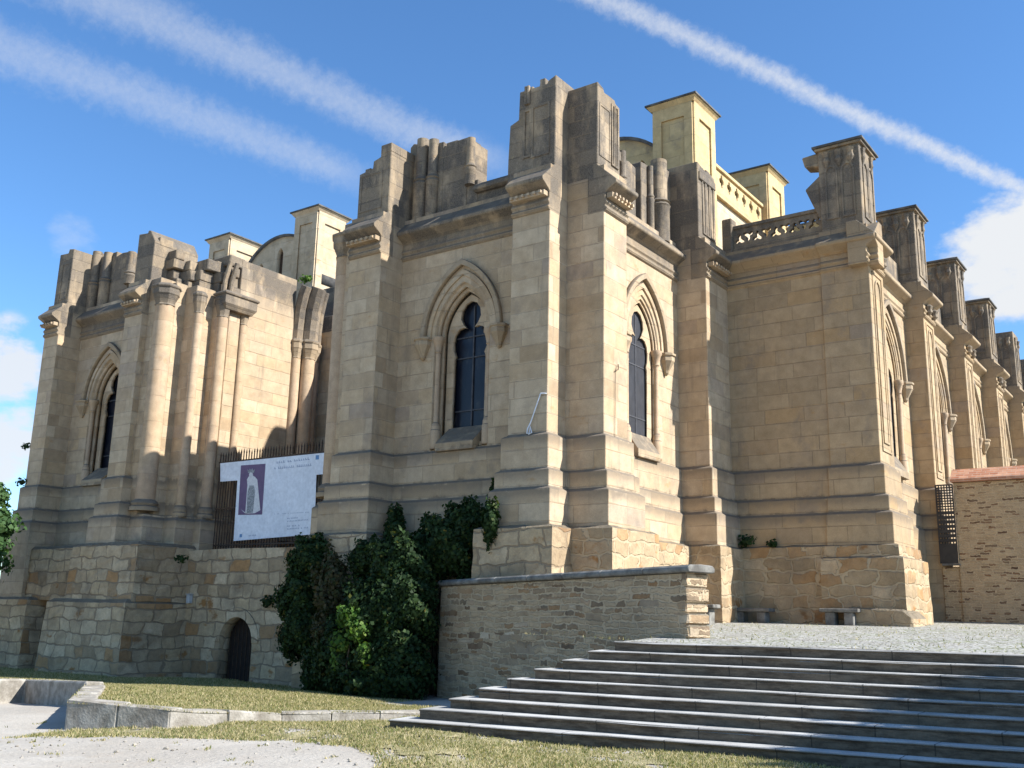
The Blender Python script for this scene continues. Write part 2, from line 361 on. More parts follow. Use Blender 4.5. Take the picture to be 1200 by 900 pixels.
IVY = leafm('ivy_leaves', [(0, (.014, .028, .009)), (.5, (.024, .047, .014)), (.95, (.038, .07, .018)), (.985, (.07, .085, .02)), (1, (.18, .14, .03))])
IVY2 = leafm('brownish_ivy', [(0, (.05, .045, .02)), (.5, (.07, .06, .03)), (1, (.04, .06, .02))])
BUSHL = leafm('bright_bush_leaves', [(0, (.05, .11, .02)), (.6, (.09, .17, .03)), (1, (.16, .22, .05))], .35)
TREEL = leafm('tree_leaves', [(0, (.035, .075, .025)), (.6, (.055, .11, .035)), (1, (.09, .15, .05))], .3)
GRASS = leafm('grass_blades', [(0, (.09, .12, .03)), (.3, (.17, .18, .06)), (.5, (.32, .27, .13)), (1, (.50, .41, .24))], .3)

# ------------------------------------------------------------------ mesh helpers
def facemap(plane, at):
    """(u, v, w): along, up, depth behind the face -> world. plane 'y' faces -Y, plane 'x' faces +X"""
    if plane == 'y': return lambda u, v, ww: (u, at+ww, v)
    return lambda u, v, ww: (at-ww, u, v)
class MB:
    def __init__(s): s.bm = bmesh.new()
    def hexa(s, v8):
        vs = [s.bm.verts.new(v) for v in v8]
        for f in ((0, 1, 2, 3), (4, 5, 6, 7), (0, 1, 5, 4), (1, 2, 6, 5), (2, 3, 7, 6), (3, 0, 4, 7)):
            s.bm.faces.new([vs[i] for i in f])
        return s
    def box(s, x0, x1, y0, y1, z0, z1):
        return s.hexa([(x0, y0, z0), (x1, y0, z0), (x1, y1, z0), (x0, y1, z0), (x0, y0, z1), (x1, y0, z1), (x1, y1, z1), (x0, y1, z1)])
    def loft(s, x0, x1, y0, y1, prof, sides=(1, 1, 1, 1)):
        """rectangle offset outwards by prof[(off, z)], bottom to top; sides = -x, +x, -y, +y"""
        rings = []
        for o, z in prof:
            a, b, c, d = x0-o*sides[0], x1+o*sides[1], y0-o*sides[2], y1+o*sides[3]
            rings.append([s.bm.verts.new(q) for q in ((a, c, z), (b, c, z), (b, d, z), (a, d, z))])
        for r0, r1 in zip(rings, rings[1:]):
            for i in range(4): s.bm.faces.new((r0[i], r0[(i+1) % 4], r1[(i+1) % 4], r1[i]))
        s.bm.faces.new(rings[0]); s.bm.faces.new(rings[-1])
        return s
    def extrude(s, pts, fn, a0, a1):
        """pts 2D polygon, fn(p, q, a) -> xyz"""
        A = [s.bm.verts.new(fn(p, q, a0)) for p, q in pts]; B = [s.bm.verts.new(fn(p, q, a1)) for p, q in pts]
        n = len(pts)
        for i in range(n): s.bm.faces.new((A[i], A[(i+1) % n], B[(i+1) % n], B[i]))
        s.bm.faces.new(A); s.bm.faces.new(B)
        return s
    def lathe(s, x, y, prof, n=16, rot=0):
        rings = [[s.bm.verts.new((x+r*math.cos(rot+2*math.pi*i/n), y+r*math.sin(rot+2*math.pi*i/n), z)) for i in range(n)] for r, z in prof]
        for r0, r1 in zip(rings, rings[1:]):
            for i in range(n): s.bm.faces.new((r0[i], r0[(i+1) % n], r1[(i+1) % n], r1[i]))
        s.bm.faces.new(rings[0]); s.bm.faces.new(rings[-1])
        return s
    def tube(s, pts, rad, n=6):
        pts = [Vector(p) for p in pts]; rings = []
        for i, p in enumerate(pts):
            d = (pts[min(i+1, len(pts)-1)] - pts[max(i-1, 0)]).normalized()
            a = d.orthogonal().normalized(); b = d.cross(a); rr = rad[i] if isinstance(rad, (list, tuple)) else rad
            if rings:  # keep the frame from flipping
                a = (pa - d*pa.dot(d)).normalized(); b = d.cross(a)
            pa = a
            rings.append([s.bm.verts.new(p + a*rr*math.cos(2*math.pi*k/n) + b*rr*math.sin(2*math.pi*k/n)) for k in range(n)])
        for r0, r1 in zip(rings, rings[1:]):
            for k in range(n): s.bm.faces.new((r0[k], r0[(k+1) % n], r1[(k+1) % n], r1[k]))
        s.bm.faces.new(rings[0]); s.bm.faces.new(rings[-1])
        return s
    def plate(s, outer, holes, fmap, w0, w1):
        """flat slab with holes, from 2D outlines, between depths w0 and w1"""
        cu = bpy.data.curves.new('tmp', 'CURVE'); cu.dimensions = '2D'; cu.fill_mode = 'BOTH'; cu.extrude = abs(w1-w0)/2
        for ol in [outer]+holes:
            sp_ = cu.splines.new('POLY'); sp_.points.add(len(ol)-1)
            for pt, (a, b) in zip(sp_.points, ol): pt.co = (a, b, 0, 1)
            sp_.use_cyclic_u = True
        ob = bpy.data.objects.new('tmp', cu); C.objects.link(ob)
        dg = bpy.context.evaluated_depsgraph_get()
        me = bpy.data.meshes.new_from_object(ob.evaluated_get(dg))
        mid = (w0+w1)/2
        for v in me.vertices: v.co = fmap(v.co.x, v.co.y, mid - v.co.z)
        s.bm.from_mesh(me)
        bpy.data.objects.remove(ob); bpy.data.curves.remove(cu); bpy.data.meshes.remove(me)
        return s
    def build(s, name, mt, parent=None, bevel=0, smooth=False, jag=0):
        bm = s.bm
        bmesh.ops.remove_doubles(bm, verts=bm.verts, dist=1e-5)
        bmesh.ops.recalc_face_normals(bm, faces=bm.faces)
        if bevel:
            es = [e for e in bm.edges if len(e.link_faces) == 2 and e.calc_face_angle(0) > R(35) and e.calc_length() > bevel*3]
            if es: bmesh.ops.bevel(bm, geom=es, offset=bevel, segments=1, affect='EDGES', profile=.5)
        if jag:
            for v in bm.verts: v.co += Vector((random.uniform(-1, 1), random.uniform(-1, 1), random.uniform(-1, 1)))*jag
        me = bpy.data.meshes.new(name)
        org = Vector(parent['_o']) if parent is not None and '_o' in parent else Vector((0, 0, 0))
        if parent is None:
            vs = [v.co for v in bm.verts]
            org = Vector(((min(v.x for v in vs)+max(v.x for v in vs))/2, (min(v.y for v in vs)+max(v.y for v in vs))/2, min(v.z for v in vs)))
        bmesh.ops.translate(bm, vec=-org, verts=bm.verts)
        bm.to_mesh(me); bm.free()
        if smooth:
            for f in me.polygons: f.use_smooth = True
            me.set_sharp_from_angle(angle=R(38))
        me.materials.append(mt)
        ob = bpy.data.objects.new(name, me); C.objects.link(ob)
        ob['_o'] = tuple(org)
        if parent is not None: ob.parent = parent
        else: ob.location = org
        return ob
from mathutils import noise as mnoise
def rough(mb, cuts=12, amp=.035):
    bm = mb.bm
    bmesh.ops.recalc_face_normals(bm, faces=bm.faces)
    bmesh.ops.subdivide_edges(bm, edges=[e for e in bm.edges if e.calc_length() > .5], cuts=cuts, use_grid_fill=True)
    bm.normal_update()
    for v in bm.verts:
        n1 = mnoise.noise(v.co*2.3); n2 = mnoise.noise(v.co*6.1+Vector((3, 7, 1)))
        v.co += v.normal*(n1*amp+n2*amp*.6)
    return mb
def thing(name, label, cat, loc, group=None):
    o = bpy.data.objects.new(name, None); C.objects.link(o); o.location = loc; o.empty_display_size = .3
    o['label'] = label; o['category'] = cat; o['_o'] = tuple(loc)
    if group: o['group'] = group
    return o
def tag(o, label, cat, group=None):
    o['label'] = label; o['category'] = cat
    if group: o['group'] = group
    return o
def struct(o): o['kind'] = 'structure'; return o
def leaves(name, pts, nrm, size, mt, parent=None, aspect=.7):
    """leaf-sized diamond faces at pts, tilted round nrm"""
    n = len(pts)
    t = rng.normal(size=(n, 3)); nn = nrm + rng.normal(size=(n, 3))*.55
    nn /= np.linalg.norm(nn, axis=1)[:, None]
    a = np.cross(nn, t); a /= np.linalg.norm(a, axis=1)[:, None]; b = np.cross(nn, a)
    sz = size*rng.uniform(.6, 1.35, (n, 1))
    droop = nn*sz*.18
    V = np.stack([pts-a*sz, pts-b*sz*aspect+droop, pts+a*sz, pts+b*sz*aspect+droop], 1).reshape(-1, 3)
    org = np.array(parent['_o']) if parent is not None else np.array([*pts.mean(0)[:2], pts[:, 2].min()])
    me = bpy.data.meshes.new(name)
    me.vertices.add(4*n); me.vertices.foreach_set('co', (V-org).ravel())
    me.loops.add(4*n); me.loops.foreach_set('vertex_index', np.arange(4*n))
    me.polygons.add(n); me.polygons.foreach_set('loop_start', np.arange(n)*4); me.polygons.foreach_set('loop_total', np.full(n, 4))
    me.update(); me.validate(); me.materials.append(mt)
    o = bpy.data.objects.new(name, me); C.objects.link(o)
    if parent is not None: o.parent = parent
    else: o.location = tuple(org)
    o['_o'] = tuple(float(x) for x in org)
    return o
def blob_pts(blobs, shell=.45, dens=1):
    P, N = [], []
    for c, r, n in blobs:
        n = int(n*dens)
        d = rng.normal(size=(n, 3)); d /= np.linalg.norm(d, axis=1)[:, None]
        rad = 1 - shell*rng.random((n, 1))**1.6
        lump = 1 + .06*rng.normal(size=(n, 1)) + .16*np.sin(d@np.array([5.1, 3.3, 4.2])+c[0]*3)[:, None] + .14*np.sin(d@np.array([-9, 7, 8.])+c[2]*5)[:, None]
        P.append(np.array(c) + d*np.array(r)*rad*lump); N.append(d)
    return np.concatenate(P), np.concatenate(N)

# ------------------------------------------------------------------ ground
def zg(x, y): return min(-1.7, max(-2.36, -1.33+.036*x))
def grid(name, xs, ys, zf, mt):
    b = bmesh.new(); V = [[b.verts.new((x, y, zf(x, y))) for y in ys] for x in xs]
    for i in range(len(xs)-1):
        for j in range(len(ys)-1): b.faces.new((V[i][j], V[i+1][j], V[i+1][j+1], V[i][j+1]))
    me = bpy.data.meshes.new(name); b.to_mesh(me); b.free(); me.materials.append(mt)
    o = bpy.data.objects.new(name, me); C.objects.link(o); return struct(o)
def gz(x, y):
    z = zg(x, y)
    if 4 < y < 30 and -40 < x < 10: z += .025*math.sin(x*1.3+y*.7)+.02*math.sin(x*.6-y*1.9)
    return z
xs = [-900, -300, -100, -60] + [-45+.75*i for i in range(73)] + [12, 30, 80, 300, 900]
ys = [-300, -60, -10, 0] + [3+.75*i for i in range(36)] + [40, 70, 150, 400, 1200]
grid('ground', xs, ys, gz, DIRT)

# low dry hills far beyond the church
HILL = plain('dry_hillside', (.10, .105, .05), (.22, .19, .11), .02, .95, 0)
b = bmesh.new(); n = 90; rows = []
for r_, hh in ((330, 0), (420, .55), (520, 1), (700, .7)):
    rows.append([b.verts.new((r_*math.cos(R(20)+R(250)*i/n), r_*math.sin(R(20)+R(250)*i/n), -2.6+hh*(7+3.5*math.sin(i*.31)+2*math.sin(i*.83+1)))) for i in range(n+1)])
for r0, r1 in zip(rows, rows[1:]):
    for i in range(n): b.faces.new((r0[i], r0[i+1], r1[i+1], r1[i]))
bmesh.ops.recalc_face_normals(b, faces=b.faces)
me = bpy.data.meshes.new('hills'); b.to_mesh(me); b.free(); me.materials.append(HILL)
o = bpy.data.objects.new('hills', me); C.objects.link(o); struct(o)

# terrace at the head of the steps
TH = R(9.5); e1 = Vector((math.cos(TH), math.sin(TH), 0)); e2 = Vector((-math.sin(TH), math.cos(TH), 0))
L9 = Vector((-10.77, 11.95, 0)); TRD = .33; RISE = .148
def stepcorner(k): return L9 + (9-k)*TRD*(e1+e2)     # k = 9 lowest
L1 = stepcorner(1)
def zt(x, y):
    d = (Vector((x, y, 0))-L1).dot(e2); return -.370 + .028*d
wallA, wallB = Vector((-16.15, 19.55, 0)), Vector((-8.25, 17.0, 0))
def terr_poly():
    q = []
    dw = (wallB-wallA).normalized()
    # where the step return meets the wall
    a = L1; t = ((wallA-a).cross(dw)).z/(e2.cross(dw)).z
    hit = a + e2*t
    for p in (L1+e1*.02+e2*.28, L1+e1*40+e2*.28, Vector((32, 62, 0)), Vector((-13, 62, 0)), Vector((-13.2, 21.5, 0)), Vector((-15.9, 21.2, 0)), wallA+Vector((.1, .1, 0)), hit+e1*.02): q.append((p.x, p.y, zt(p.x, p.y)))
    return q
b = bmesh.new(); b.faces.new([b.verts.new(v) for v in terr_poly()])
bmesh.ops.triangulate(b, faces=b.faces); bmesh.ops.subdivide_edges(b, edges=b.edges, cuts=6, use_grid_fill=True)
bmesh.ops.recalc_face_normals(b, faces=b.faces)
me = bpy.data.meshes.new('terrace'); b.to_mesh(me); b.free(); me.materials.append(COB)
o = bpy.data.objects.new('terrace', me); C.objects.link(o); struct(o)
if me.polygons[0].normal.z < 0: me.flip_normals()

# ------------------------------------------------------------------ the basilica
Z1, Z2, Z3, ZP = 4.39, 3.50, 3.04, 2.11
CB, CT, WT = 10.2, 10.98, 11.45        # cornice bottom, lip, top of its weathering
BAS = thing('basilica', 'huge unfinished sandstone basilica with ruined parapets, tall buttresses and pointed windows', 'church', (-17, 24, -2.1))
def shaft_prof(top, base, plinth=True):
    p = [(.32, base), (.32, ZP-.04), (.32, ZP), (.32, Z3-.06), (.22, Z3), (.22, Z2-.05), (.12, Z2), (.12, Z1-.07), (0, Z1), (0, top)]
    return p
PLP = lambda base, out=.60: [(out, base), (out, ZP-.10), (out-.10, ZP-.01)]
CORN = [(0, CB-.05), (.06, CB-.01), (.09, CB+.05), (.035, CB+.10), (.035, CB+.14), (.09, CB+.20), (.06, CB+.27), (.03, CB+.29), (.03, CB+.47), (.10, CB+.53), (.22, CB+.60), (.33, CT-.12), (.36, CT-.09), (.36, CT-.01), (-.20, WT+.05), (-.5, WT+.05), (-.5, CB-.05)]
def cornice(plane, at, a0, a1, parent=BAS, nm='cornice', mt=TOPS, scale=1):
    fm = facemap(plane, at)
    q = MB().extrude([(o*scale, z) for o, z in CORN], lambda o, z, a: fm(a, z, -o), a0, a1)
    return q.build(nm, mt, parent, .012)
def dentils(plane, at, a0, a1, z, parent):
    fm = facemap(plane, at); q = MB(); n = max(2, int((a1-a0)/.17))
    for i in range(n):
        c = a0+(a1-a0)*(i+.5)/n
        q.extrude([(c-.035, z), (c+.035, z), (c+.035, z+.07), (c-.035, z+.07)], lambda u, v, ww: fm(u, v, ww), -.30, -.20)
    q.extrude([(a0, z-.03), (a1, z-.03), (a1, z+.10), (a0, z+.10)], lambda u, v, ww: fm(u, v, ww), -.22, -.05)
    return q.build('dentils', ASH, parent)
def pointed(hs, zs, rise, n=14):
    r = (hs*hs+rise*rise)/(2*hs); a1 = math.acos((r-hs)/r)
    right = [((hs-r)+r*math.cos(a1*i/n), zs+r*math.sin(a1*i/n)) for i in range(n+1)]
    return right + [(-x, z) for x, z in right[-2::-1]]          # right spring -> apex -> left spring
def opening(c, hs, z0, zs, rise, n=14): return [(c+x, z) for x, z in [(hs, z0)]+pointed(hs, zs, rise, n)+[(-hs, z0)]]
def arch_ring(c, hi, ho, zs, rise_i, rise_o, n=14):
    return [(c+x, z) for x, z in pointed(ho, zs, rise_o, n)] + [(c+x, z) for x, z in pointed(hi, zs, rise_i, n)[::-1]]
def corbel(plane, at, u, z, parent, sc=1, mt=TOPS):
    fm = facemap(plane, at); x, y, _ = fm(u, z, -.06)
    return MB().lathe(x, y, [(.03*sc, z-.62*sc), (.08*sc, z-.55*sc), (.09*sc, z-.48*sc), (.22*sc, z-.25*sc), (.25*sc, z-.20*sc), (.25*sc, z-.06*sc), (.29*sc, z-.04*sc), (.29*sc, z+.02*sc), (.2*sc, z+.05*sc)], 8, R(22.5)).build('label_stop', mt, parent, 0)
def window(plane, at, c, wide=1.0, glass=GLASS, z0=4.55, zs=7.62, sc=1.0, wall_mt=ASH, dp=1.0):
    """pointed window in a wall face: orders, tracery, shaft, hood, sill, glass. returns the outline of the hole in the wall"""
    fm0 = facemap(plane, at); fm = lambda u, v, ww: fm0(u, v, ww*dp if ww > 0 else ww); hs = .98*wide
    fr = MB()
    rise = 1.52*sc
    o1 = opening(c, hs+.02, z0-.3, zs, rise+.02)
    i1 = opening(c, hs-.15, z0, zs, rise-.22)
    fr.plate(o1, [i1], fm, .22, .36)
    root = fr.build('window', wall_mt, BAS, .0)
    i2 = opening(c, hs-.08, z0, zs, rise-.12)
    MB().plate(opening(c, hs+.01, z0-.25, zs, rise+.01), [i2], fm, .10, .215).build('arch_moulding', wall_mt, root)
    k = (hs-.40)/.58
    half = [(.56, z0+.15), (.56, zs-.60), (.51, zs-.50), (.59, zs-.33), (.61, zs-.13), (.56, zs+.10), (.44, zs+.25), (.27, zs+.30), (.15, zs+.27), (.27, zs+.40), (.36, zs+.58), (.33, zs+.80), (.20, zs+.98), (0, zs+1.05)]
    if sc > 1.05: half = [(a, zz if zz < zs else zs+(zz-zs)*sc) for a, zz in half]
    tre = [(c+a*k, zz) for a, zz in half] + [(c-a*k, zz) for a, zz in half[-2::-1]]
    MB().plate(opening(c, hs-.18, z0-.1, zs, rise-.28), [tre], fm, .38, .50).build('tracery', wall_mt, root)
    gl = MB().plate(opening(c, hs-.17, z0, zs, rise-.27), [], fm, .58, .60).build('glass', glass, root)
    q = MB(); pm = lambda u0, u1, v0, v1, w0, w1: q.hexa([fm(u, v, ww) for ww in (w0, w1) for u, v in ((u0, v0), (u1, v0), (u1, v1), (u0, v1))])
    pm(c-.02, c+.02, z0, zs+.95, .54, .578)
    for zz in (z0+1.0, zs-.55, zs+.05): pm(c-hs+.2, c+hs-.2, zz-.018, zz+.018, .545, .578)
    if wide > 1.1:
        for uu in (-.32, .32): pm(c+uu-.015, c+uu+.015, z0, zs+.7, .55, .578)
    q.build('lead_bars', LEAD, root)
    # hood mould and its stops
    MB().plate(arch_ring(c, hs+.30, hs+.44, zs, rise+.46, rise+.64), [], fm, -.15, 0).build('hood_mould', TOPS, root, .015)
    MB().plate(arch_ring(c, hs+.12, hs+.24, zs, rise+.18, rise+.36), [], fm, -.05, .02).build('arch_moulding', wall_mt, root, .012)
    for sg in (-1, 1): corbel(plane, at, c+sg*(hs+.36), zs, root)
    # jamb shafts
    for sg in (-1, 1):
        x, y, _ = fm(c+sg*(hs-.08), 0, .10)
        MB().lathe(x, y, [(.15, z0-.1), (.15, z0+.42), (.13, z0+.45), (.13, z0+.54), (.10, z0+.62), (.075, z0+.66), (.075, zs-.42), (.10, zs-.40), (.085, zs-.36), (.14, zs-.12), (.17, zs-.08), (.17, zs+.03), (.12, zs+.05)], 12).build('jamb_shaft', DRUM, root, 0, True)
    # sloping sill
    MB().extrude([(-.20, z0-.22), (-.20, z0+.0), (-.17, z0+.03), (.40, z0+.52), (.40, z0-.22)], lambda ww, v, u: fm(u, v, ww), c-hs*.66, c+hs*.66).build('sill', TOPS, root, .01)
    return [(a, b) for a, b in opening(c, hs, z0-.15, zs, rise)]
def wall_face(plane, at, a0, a1, zlo, zhi, holes, mt=ASH, thick=.35):
    fm = facemap(plane, at)
    MB().plate([(a0, zlo), (a1, zlo), (a1, zhi), (a0, zhi)], holes, fm, 0, thick).build('wall', mt, BAS)
def blind_panel(plane, at, u0, u1, z0, z1, parent, mt=TOPS, groove=.02):
    """a shallow moulded frame with a pointed head on a face"""
    fm = facemap(plane, at); c = (u0+u1)/2; hs = (u1-u0)/2
    ol = opening(c, hs, z0, z1-hs*1.3, hs*1.3, 8); il = opening(c, hs-.05, z0+.06, z1-hs*1.3, hs*1.3-.07, 8)
    return MB().plate(ol, [il], fm, -.035, .01).build('blind_arch', mt, parent)
def rect_panel(plane, at, u0, u1, z0, z1, parent, mt, d=.03, fw=.06):
    fm = facemap(plane, at)
    return MB().plate([(u0, z0), (u1, z0), (u1, z1), (u0, z1)], [[(u0+fw, z0+fw), (u1-fw, z0+fw), (u1-fw, z1-fw), (u0+fw, z1-fw)]], fm, -d, .01).build('panel_moulding', mt, parent)

def butt_front(x0, x1, y0, y1, pin_top, base=-2.2, prof_pin=None, mt=ASH):
    """buttress jutting to the front: shaft with ledges, cornice across its front, pinnacle stub on top"""
    b_ = MB().loft(x0, x1, y0, y1, shaft_prof(CB+.02, base), (1, 1, 1, 0)).build('buttress', mt, BAS, .015)
    MB().box(x0, x1-.002, y0+.01, y1, CB, WT).build('shoulder', mt, b_, 0)
    cornice('y', y0, x0, x1+.002, b_)
    dentils('y', y0, x0+.05, x1-.05, CB+.36, b_)
    if prof_pin is None: prof_pin = [(x0, WT-.1), (x1, WT-.1), (x1, pin_top), (x0, pin_top-.1)]
    p_ = MB().extrude(prof_pin, lambda u, v, a: (u, a, v), y0+.20, y1+.1).build('pinnacle', TOPS, b_, .02)
    return b_, p_
# --- central block -------------------------------------------------
XA, XAw, XB_, XWS = -13.37, -14.55, -12.25, -13.22      # main corner buttress, its left edge, face of the side buttresses, side wall
YF, YW, YB = 20.0, 20.94, 20.81
mb, mp = butt_front(XAw, XA, YF, 22.2, 14.05, prof_pin=[(XAw-.35, WT-.3), (XA, WT-.3), (XA, 14.08), (-13.62, 13.98), (-13.66, 13.9), (XAw+.0, 13.92), (XAw-.02, 13.1), (XAw-.30, 13.0), (XAw-.34, 12.0)])
rect_panel('y', YF+.2, XAw+.16, XAw+.42, 11.9, 13.3, mp, TOPS, .04); rect_panel('y', YF+.2, XAw+.42, XA-.18, 11.85, 13.35, mp, TOPS, .03)
for px_ in (.24, .32): MB().lathe(XAw+px_, YF+.16, [(.045, 13.45), (.045, 13.98)], 8).build('colonnette', TOPS, mp, 0, True)
# second corner buttress, jutting to the right
b2 = MB().loft(-14.3, XB_, YB, YB+1.175, shaft_prof(CB+.02, -1.2), (0, 1, 1, 1)).build('buttress', ASH, BAS, .015)
MB().box(-14.3, XB_-.002, YB+.002, YB+1.173, CB, WT).build('shoulder', ASH, b2)
cornice('x', XB_, YB-.002, YB+1.177, b2); dentils('x', XB_, YB+.05, YB+1.1, CB+.36, b2)
p2 = MB().extrude([(YB, WT-.3), (YB+1.175, WT-.3), (YB+1.175, 13.62), (YB+.95, 13.66), (YB+.9, 13.74), (YB+.35, 13.72), (YB+.3, 13.82), (YB, 13.88)], lambda u, v, a: (a, u, v), -14.1, XB_-.20).build('pinnacle', TOPS, b2, .02)
rect_panel('x', XB_-.2, YB+.70, YB+.88, 11.75, 13.55, p2, TOPS, .04, .05); rect_panel('x', XB_-.2, YB+.86, YB+1.06, 11.75, 13.55, p2, TOPS, .04, .05)
rect_panel('x', XB_-.2, YB+.08, YB+.66, 11.8, 13.3, p2, TOPS, .02, .05)
# left front buttress of the block
XL, XLw = -19.21, -20.48
bb, bp = butt_front(XLw, XL, YF, 22.2, 13.4, prof_pin=[(XLw, WT-.3), (XL, WT-.3), (XL, 13.58), (-19.62, 13.66), (-19.64, 13.35), (-19.92, 13.28), (-19.94, 13.06), (XLw, 12.98)])
MB().box(-19.63, XL+.012, YF+.19, YF+1.25, 13.42, 13.71).build('block', TOPS, bp, .02)
rect_panel('y', YF+.2, XLw+.08, -19.5, 11.7, 12.9, bp, TOPS, .02)
# third side buttress
b3 = MB().loft(-14.0, XB_, 26.87, 28.45, shaft_prof(CB+.02, -.6), (0, 1, 1, 0)).build('buttress', ASH, BAS, .015)
MB().box(-14.0, XB_-.002, 26.873, 28.4, CB, WT).build('shoulder', ASH, b3)
cornice('x', XB_, 26.868, 28.4, b3); dentils('x', XB_, 26.95, 28.2, CB+.36, b3)
p3 = MB().extrude([(26.87, WT-.3), (28.15, WT-.3), (28.15, 13.9), (27.6, 13.98), (27.55, 13.9), (27.2, 13.95), (26.87, 14.02)], lambda u, v, a: (a, u, v), -14.0, XB_-.2).build('pinnacle', TOPS, b3, .02)
for a_, c_ in ((27.15, 27.4), (27.42, 27.68), (27.72, 28.0)): rect_panel('x', XB_-.2, a_, c_, 11.7, 13.5, p3, TOPS, .035, .05)
MB().box(XB_-.26, XB_-.14, 26.93, 28.1, 13.45, 13.72).build('string_course', TOPS, p3, .02)
# walls with windows
LOWP = lambda base, top: [(.26, base), (.26, Z3-.06), (.18, Z3), (.18, Z2-.05), (.10, Z2), (.10, Z1-.07), (0, Z1), (0, top)]
h = window('y', YW, -16.88)
wall_face('y', YW, XL-.3, XAw+.3, Z1-.02, CB+.02, [h])
MB().loft(XL-.3, XAw+.3, YW, YW+.6, LOWP(-2.2, Z1+.0), (0, 0, 1, 0)).build('wall', ASH, BAS, .012)
cornice('y', YW, XL-.01, XAw+.01, scale=.9); MB().box(XL-.1, XAw+.1, YW+.02, 22.4, CB, WT).build('wall', ASH, BAS)
h = window('x', XWS, 24.62, glass=GLASS2, dp=.42)
wall_face('x', XWS, 21.7, 27.2, Z1-.02, CB+.02, [h])
MB().loft(XWS-.6, XWS, 21.7, 27.2, LOWP(-1.2, Z1+.0), (0, 1, 0, 0)).build('wall', ASH, BAS, .012)
cornice('x', XWS, 21.9, 26.9, scale=.9); MB().box(-14.6, XWS-.02, 21.9, 26.9, CB, WT).build('wall', ASH, BAS)
# rubble plinths under the ashlar
def plinth(x0, x1, y0, y1, base, out=.55, sides=(1, 1, 1, 0), mt=RUB, ztop=ZP):
    return rough(MB().loft(x0, x1, y0, y1, [(out+.05, base), (out, ztop-.06), (out-.12, ztop+.004), (0, ztop+.006)], sides)).build('plinth', mt, BAS, 0)
plinth(XAw, XA, YF, 22, -2.2); plinth(-14, XB_, YB, YB+1.175, -1.3, sides=(0, 1, 1, 1), mt=NRUB); plinth(XWS-.5, XWS, 21.7, 27.2, -1.3, .5, (0, 1, 0, 0), mt=NRUB)
plinth(XLw, XL, YF, 22, -2.2); plinth(XL, XAw, YW, 22, -2.2, .5, (0, 0, 1, 0)); plinth(-14, XB_, 26.87, 28.4, -.7, .45, (0, 1, 1, 0), mt=NRUB)
# core of the block behind the facing
MB().box(-19.4, -13.75, 21.6, 28.2, -2, 11.3).build('core_wall', ASH, BAS)
# ruined parapet over the front window: jambs of an upper window that was never finished
YP = 21.2
def jamb_stub(plane, at, items):
    fm = facemap(plane, at)
    for kind, u0, u1, z0, z1, extra in items:
        if kind == 'b':
            q = MB().extrude([(u0, z0), (u1, z0), (u1, z1), (u0+(u1-u0)*.45, z1+extra), (u0, z1-.04)], lambda u, v, ww: fm(u, v, ww), .02+.05*random.random(), 1.0)
            q.build('parapet_stub', TOPS, BAS, .02)
        else:
            x, y, _ = fm((u0+u1)/2, 0, -.02); r = (u1-u0)/2
            MB().lathe(x, y, [(r*1.15, z0), (r*1.15, extra-.18), (r*1.3, extra-.12), (r*1.1, extra-.04), (r*1.3, extra), (r*1.0, extra+.07), (r*.92, extra+.10), (r*.92, z1)], 14).build('engaged_shaft', TOPS, BAS, 0, True)
jamb_stub('y', YP, [('b', -19.4, -19.10, 11.1, 14.05, .06), ('b', -19.12, -18.05, 11.1, 13.85, .04), ('c', -19.03, -18.63, 11.2, 14.08, 12.72), ('c', -18.56, -18.22, 11.2, 13.95, 12.72), ('b', -18.08, -17.12, 11.1, 13.72, .05), ('c', -17.10, -16.82, 12.15, 13.62, 12.72), ('b', -17.1, -16.7, 11.1, 12.3, .0), ('b', -16.72, -14.5, 11.1, 12.02, .03)])
MB().extrude([(-.06, 11.85), (-.16, 11.9), (-.16, 12.0), (.1, 12.2), (.5, 12.2), (.5, 11.85)], lambda o, z, a: (a, YP+o, z), -16.75, -14.6).build('string_course', TOPS, BAS, .015)
XP = XWS-.16
jamb_stub('x', XP, [('b', 22.3, 23.85, 11.1, 13.1, .05), ('c', 23.62, 23.85, 12.0, 13.3, 12.45), ('b', 23.85, 24.62, 11.1, 13.15, .05), ('b', 25.0, 25.55, 11.1, 13.55, .0), ('c', 25.35, 25.55, 11.2, 13.5, 12.5), ('c', 25.75, 26.3, 11.2, 13.9, 12.5), ('b', 26.25, 26.9, 11.1, 13.9, .0)])
def loose(x0, x1, y0, y1, z, seed, n=3, axis='x'):
    r_ = random.Random(seed); p_ = 0.0
    for i in range(n):
        w_ = 1.0/n; a, b_ = p_+r_.uniform(0, .06), p_+w_-r_.uniform(0, .06); p_ += w_
        if r_.random() < .25: continue
        h_ = r_.uniform(.08, .26); q = MB()
        if axis == 'x': q.box(x0+(x1-x0)*a, x0+(x1-x0)*b_, y0+r_.uniform(0, .15), y1-r_.uniform(0, .2), z-.12, z+h_)
        else: q.box(x0+r_.uniform(0, .2), x1-r_.uniform(0, .15), y0+(y1-y0)*a, y0+(y1-y0)*b_, z-.12, z+h_)
        q.build('block', TOPS, BAS, .02, jag=.014)
loose(-14.4, -13.7, 20.25, 21.4, 13.92, 1); loose(-13.9, -12.5, 21.1, 21.9, 13.68, 2, 2, 'y'); loose(-20.4, -19.9, 20.25, 21.3, 13.0, 3, 2)
loose(-18.0, -17.15, 21.28, 22.0, 13.70, 4, 2); loose(-13.8, -13.3, 22.3, 23.8, 13.05, 5, 3, 'y'); loose(-13.9, -12.5, 27.0, 28.1, 13.92, 6, 3, 'y')
